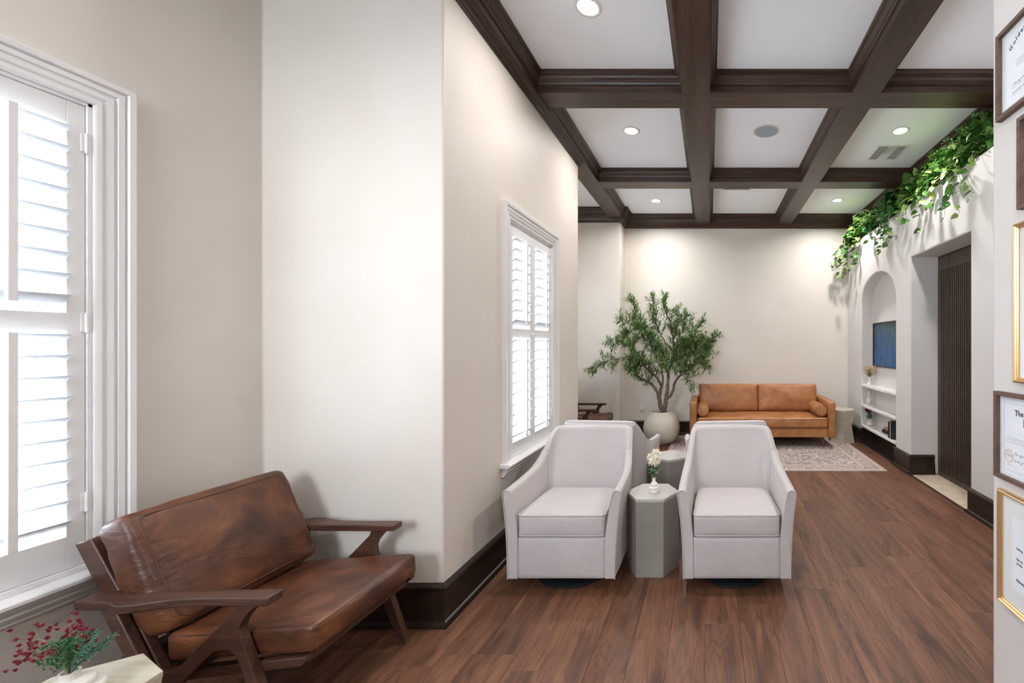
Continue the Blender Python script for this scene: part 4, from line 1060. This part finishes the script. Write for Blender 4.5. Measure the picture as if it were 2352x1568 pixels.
def trailing(label, yc, half, n_top, vines, seed, top=.36, dark=False, fern=False, stick=.0):
    """clump sitting on the ledge: bushy top, vines falling over the wall face at x=XR"""
    r = random.Random(seed); t = thing('trailing_plant', label, 'plant', (2.44, yc, LEDGE), 0, 'trailing plants on the ledge')
    gs = G(); sv, sf = [], []
    def put(p, d, s, single):
        d = d.normalized(); q = d.to_track_quat('X', 'Z') @ Matrix.Rotation(r.gauss(0, .5), 3, 'X').to_quaternion()
        if single:
            o = bpy.data.objects.new('leaf', HD if dark and r.random() < .45 else HL); COL.objects.link(o); o.parent = t
            o.location = p; o.rotation_mode = 'QUATERNION'; o.rotation_quaternion = q; o.scale = (s,)*3
        else:
            k = len(sv); sv.extend([q @ (v*s)+p for v in HV]); sf.extend([tuple(k+i for i in f) for f in HF])
    for i in range(n_top):
        u = r.uniform(-1, 1); y = u*half; env = (1-abs(u)**2.5*.55)
        a = r.uniform(0, PI)                       # round the front and top of the mound
        x = .03-(.20+stick)*math.cos(a*.5)*env*r.uniform(.6, 1.0); z = top*env*math.sin(a*.5+.12)*r.uniform(.45, 1.0)
        z = min(z, .50)
        if x > -.10: z = max(z, .04)
        d = Vector((-.75+r.gauss(0, .35), r.gauss(0, .55)-.2, -.25+r.gauss(0, .45)))
        put(Vector((x, y, z)), d, r.uniform(.065, .12), i < 46)
    for i in range(n_top//3):                      # inner dark fill
        y = r.uniform(-.9, .9)*half; put(Vector((r.uniform(-.08, .10), y, r.uniform(.02, top*.7))), Vector((-.6, r.gauss(0, .8), .3)), r.uniform(.06, .10), False)
    for i in range(7):
        y = r.uniform(-.8, .8)*half; gs.tube(catmull([(r.uniform(0, .1), y, 0), (r.uniform(-.05, .05), y+r.gauss(0, .05), top*.5), (-.12, y+r.gauss(0, .1), top*.7)], 4), .0032, 5)
    for (y0, L, out, dy) in vines:
        P = [Vector((.02, y0, .02)), Vector((-.10, y0, .06)), Vector((-.16-out*.5, y0+dy*.3, -.02))]
        m = max(2, int(L/.09))
        for k in range(1, m+1): P.append(Vector((-.155-out+r.gauss(0, .02), y0+dy*k/m+r.gauss(0, .02), -.02-L*k/m)))
        P[-1] += Vector((-.04, -.03, .02)); C_ = catmull(P, 4); gs.tube(C_, [.003*(1-.5*i/len(C_)) for i in range(len(C_))], 5)
        for k in range(4, len(C_), 2):
            if r.random() < .88:
                s_ = r.choice((-1, 1)); d = Vector((-.45+r.gauss(0, .2), s_*.7+r.gauss(0, .2), -.55+r.gauss(0, .25)))
                pt = C_[k]+d.normalized()*.022; gs.tube([C_[k], pt], .0013, 4); put(pt, d, r.uniform(.07, .11)*(1-.3*k/len(C_)), True)
    gs.done('vines', 'vine', t, smooth=60)
    if sv:
        me = bpy.data.meshes.new('foliage'); me.from_pydata(sv, [], sf); me.shade_smooth(); me.materials.append(M['pothos_dk' if dark else 'pothos']); o = bpy.data.objects.new('foliage', me); COL.objects.link(o); o.parent = t; tag(o, kind='stuff')
    if fern:
        gf = G()
        for i in range(26):
            y = r.uniform(-1, 1)*half; e = Vector((-.05-r.uniform(.06, .20), y+r.gauss(0, .10), r.uniform(.10, .33))); P = catmull([(.0, y, .05), (e.x*.5, (y+e.y)/2, e.z*.9+.05), e], 7); gf.tube(P, .0012, 4)
            for j in range(3, len(P)):
                ax = (P[j]-P[j-1]).normalized(); sd = ax.cross(Vector((1, 0, .3))).normalized()
                for s_ in (-1, 1): leafblade(gf, P[j], sd*s_+ax*.5, .04*(1.15-j/len(P)), .010, up=rvn(r))
        tag(gf.done('fern_fronds', 'pothos', t, recalc=False), kind='stuff')
    return t
trailing('yellow-green trailing plant at the far end of the ledge, spilling over the back wall corner', 6.72, .30, 190, [(.12, .52, .16, .05), (.02, .40, .10, .0), (.20, .34, .22, .02), (-.08, .45, .03, -.05), (-.2, .36, .0, 0), (.2, .50, .05, .04), (.1, .30, .24, .06)], 1, .38, stick=.10)
trailing('feathery fern-like green plant second from the far end of the ledge', 6.10, .30, 90, [(-.1, .16, .0, 0)], 2, .34, dark=True, fern=True)
trailing('dark green heart-leaved plant in the middle of the ledge above the arched niche', 5.52, .28, 190, [(-.10, .36, .02, -.04), (.05, .40, .0, .03), (-.2, .30, .04, -.1), (.12, .26, .0, 0)], 3, .42, dark=True)
trailing('light green trailing plant on the ledge above the doorway pillar', 4.98, .28, 150, [(-.12, .22, .02, 0), (.1, .12, .02, 0)], 4, .42)
trailing('variegated trailing plant on the ledge above the slatted door', 4.46, .27, 180, [(.12, .40, .02, .03), (.0, .18, .03, -.04), (-.16, .22, .02, 0)], 5, .44)
trailing('large bushy trailing plant on the ledge beside the certificate wall', 3.88, .33, 230, [(.14, .40, .0, .03), (-.02, .34, .04, 0), (.02, .44, .02, -.06), (-.2, .36, .03, 0), (.22, .26, .03, .04)], 6, .47, fern=True)
# ================================================================= FRAMED CERTIFICATES
def text(s, size, parent, x, y, mat='ink', rot=0, name='lettering', bold=0, z=.0006, shear=0):
    c = bpy.data.curves.new('txt', 'FONT'); c.body = s; c.size = size; c.offset = bold; c.resolution_u = 2; c.shear = shear
    o = bpy.data.objects.new('txt', c); COL.objects.link(o); bpy.context.view_layer.update()
    me = bpy.data.meshes.new_from_object(o.evaluated_get(bpy.context.evaluated_depsgraph_get())); bpy.data.objects.remove(o); me.materials.clear(); me.materials.append(M[mat])
    o = bpy.data.objects.new(name, me); COL.objects.link(o); o.parent = parent; o.location = (x, y, z); o.rotation_euler = (0, 0, rot); return o
def lines(g, x, y, n, w, dy, rr, slope=0):
    for i in range(n):
        xx = x
        while xx < x+w:
            l = rr.uniform(.0015, .0042); g.box(xx, min(xx+l, x+w), y-i*dy, y-i*dy+rr.uniform(.0011, .0017), .0004, .0008); xx += l+.0011
def scrawl(parent, x, y, w, seed):
    r = random.Random(seed); P = []; n = 16
    for i in range(n): P.append((x+w*i/n+r.uniform(-.003, .003), y+(.0065 if i in (1, 8) else .0022)*(1 if i % 2 else -1)*r.uniform(.6, 1.3)+.04*w*i/n, .0086))
    g = G(); g.tube(catmull(P, 4), .00038, 3, cap=False); g.done('signature', 'ink', parent)
def certificate(label, yl, zt, zb, wid, style, mw, inset, kind):
    """outer left edge at Y=yl (reading direction is -Y); local x right, y up, z out of the wall"""
    h = zt-zb; dep = .022
    t = thing('framed_certificate', label, 'picture frame', (XG, yl-wid/2, (zt+zb)/2), 0, 'framed certificates'); t.rotation_mode = 'QUATERNION'
    t.rotation_quaternion = Matrix(((0, 0, -1), (-1, 0, 0), (0, 1, 0))).to_quaternion()
    hx, hy = wid/2, h/2
    pth = [(-hx, -hy), (-hx, hy), (hx, hy), (hx, -hy)]     # offset right of travel = inward
    if style == 'wood': pr = [(0, 0), (0, dep), (mw, dep), (mw, dep-.012), (mw, 0)]
    else: pr = [(0, 0), (0, .014), (.002, .020), (.006, .0225), (.010, .019), (.012, .015), (.014, .0155), (mw, .012), (mw, 0)]
    g = G(); g.sweep(pr, pth, lambda x, y, k: (x, y, k), closed=True); g.done('frame', 'pframe' if style == 'wood' else 'gold', t, smooth=None if style == 'wood' else 40)
    g = G(); g.box(-hx+mw, hx-mw, -hy+mw, hy-mw, .001, .007); g.done('mat_board', 'mat', t)
    px, py = hx-mw-inset[0], hy-mw-inset[1]
    g = G(); g.box(-px, px, -py, py, .007, .0078); p = g.done('certificate', 'paper', t); zz = .0084
    rr = random.Random(kind); g = G(); L = -px
    if kind == 1:
        word = 'Golden Key'; a0 = .62
        for i, ch in enumerate(word):
            xw = sum({'G': .0165, 'o': .0125, 'l': .0068, 'd': .0128, 'e': .0118, 'n': .0125, ' ': .008, 'K': .015, 'y': .012}[q] for q in word[:i]); u = xw/.115
            if ch == ' ': continue
            text(ch, .021, p, L+.020+xw, py-.056+.040*(1-(1-u)**2), rot=.55*(1-u), bold=.0007, z=zz)
        lines(g, L+.045, .012, 3, .17, .009, rr); scrawl(p, L+.035, -.058, .06, 1); scrawl(p, L+.030, -.084, .062, 2)
        g.box(L+.025, L+.10, -.066, -.0655, .0004, .0008); g.box(L+.025, L+.10, -.092, -.0915, .0004, .0008)
    elif kind == 4:
        text('The A', .024, p, L+.062, py-.048, bold=.0007, z=zz); text('B', .034, p, L+.098, py-.080, bold=.001, z=zz)
        lines(g, L+.018, -.002, 3, .17, .0075, rr)
        for R_, w_ in ((.0205, .0008), (.0150, .0005)): 
            gg = G(); gg.tube([(L+.036+R_*math.cos(2*PI*k/36), -.062+R_*math.sin(2*PI*k/36), zz) for k in range(36)], w_, 4, closed=True); gg.done('seal', 'seal', p)
        text('ABO', .0135, p, L+.0225, -.066, 'seal', z=zz); lines(g, L+.030, -.092, 1, .02, .01, rr); scrawl(p, L+.064, -.052, .05, 3); scrawl(p, L+.062, -.074, .052, 4)
        gg = G(); e = .012; gg.sweep([(0, 0), (0, .0003), (.001, .0003), (.001, 0)], [(-px+e, -py+e), (-px+e, py-e), (px-e, py-e), (px-e, -py+e)], lambda x, y, k: (x, y, k+.0078), closed=True); gg.done('border_line', 'ink2', p)
    elif kind == 5:
        text('having', .011, p, L+.020, .018, z=zz, bold=.0003); text('has su', .011, p, L+.020, -.016, z=zz, bold=.0003); text('privile', .011, p, L+.020, -.030, z=zz, bold=.0003); text('Novemb', .012, p, L+.020, -.085, z=zz, bold=.0006)
    else: lines(g, L+.05, 0, 3, .08, .01, rr)
    for v in g.bm.verts: v.co.z += .0078
    g.done('fine_print', 'ink2', p)
    gg = G(); gg.poly([(-hx+mw, -hy+mw, .011), (hx-mw, -hy+mw, .011), (hx-mw, hy-mw, .011), (-hx+mw, hy-mw, .011)], [(0, 1, 2, 3)]); gg.done('glass', 'glass', t)
certificate('walnut-framed certificate topmost at the right edge, with blackletter heading', 1.452, 2.549, 2.258, .36, 'wood', .0135, (.020, .016), 1)
certificate('walnut frame just below the top certificate, barely in view', 1.352, 2.218, 1.928, .36, 'wood', .0135, (.020, .016), 2)
certificate('tall thin gold frame in the middle of the right edge', 1.373, 1.888, 1.377, .42, 'gold', .017, (.07, .07), 3)
certificate('walnut-framed certificate with round red seal, between the two gold frames', 1.462, 1.341, 1.050, .36, 'wood', .0135, (.009, .009), 4)
certificate('gold-framed certificate lowest at the right edge, wide grey mat', 1.449, 1.012, .632, .44, 'gold', .017, (.042, .055), 5)
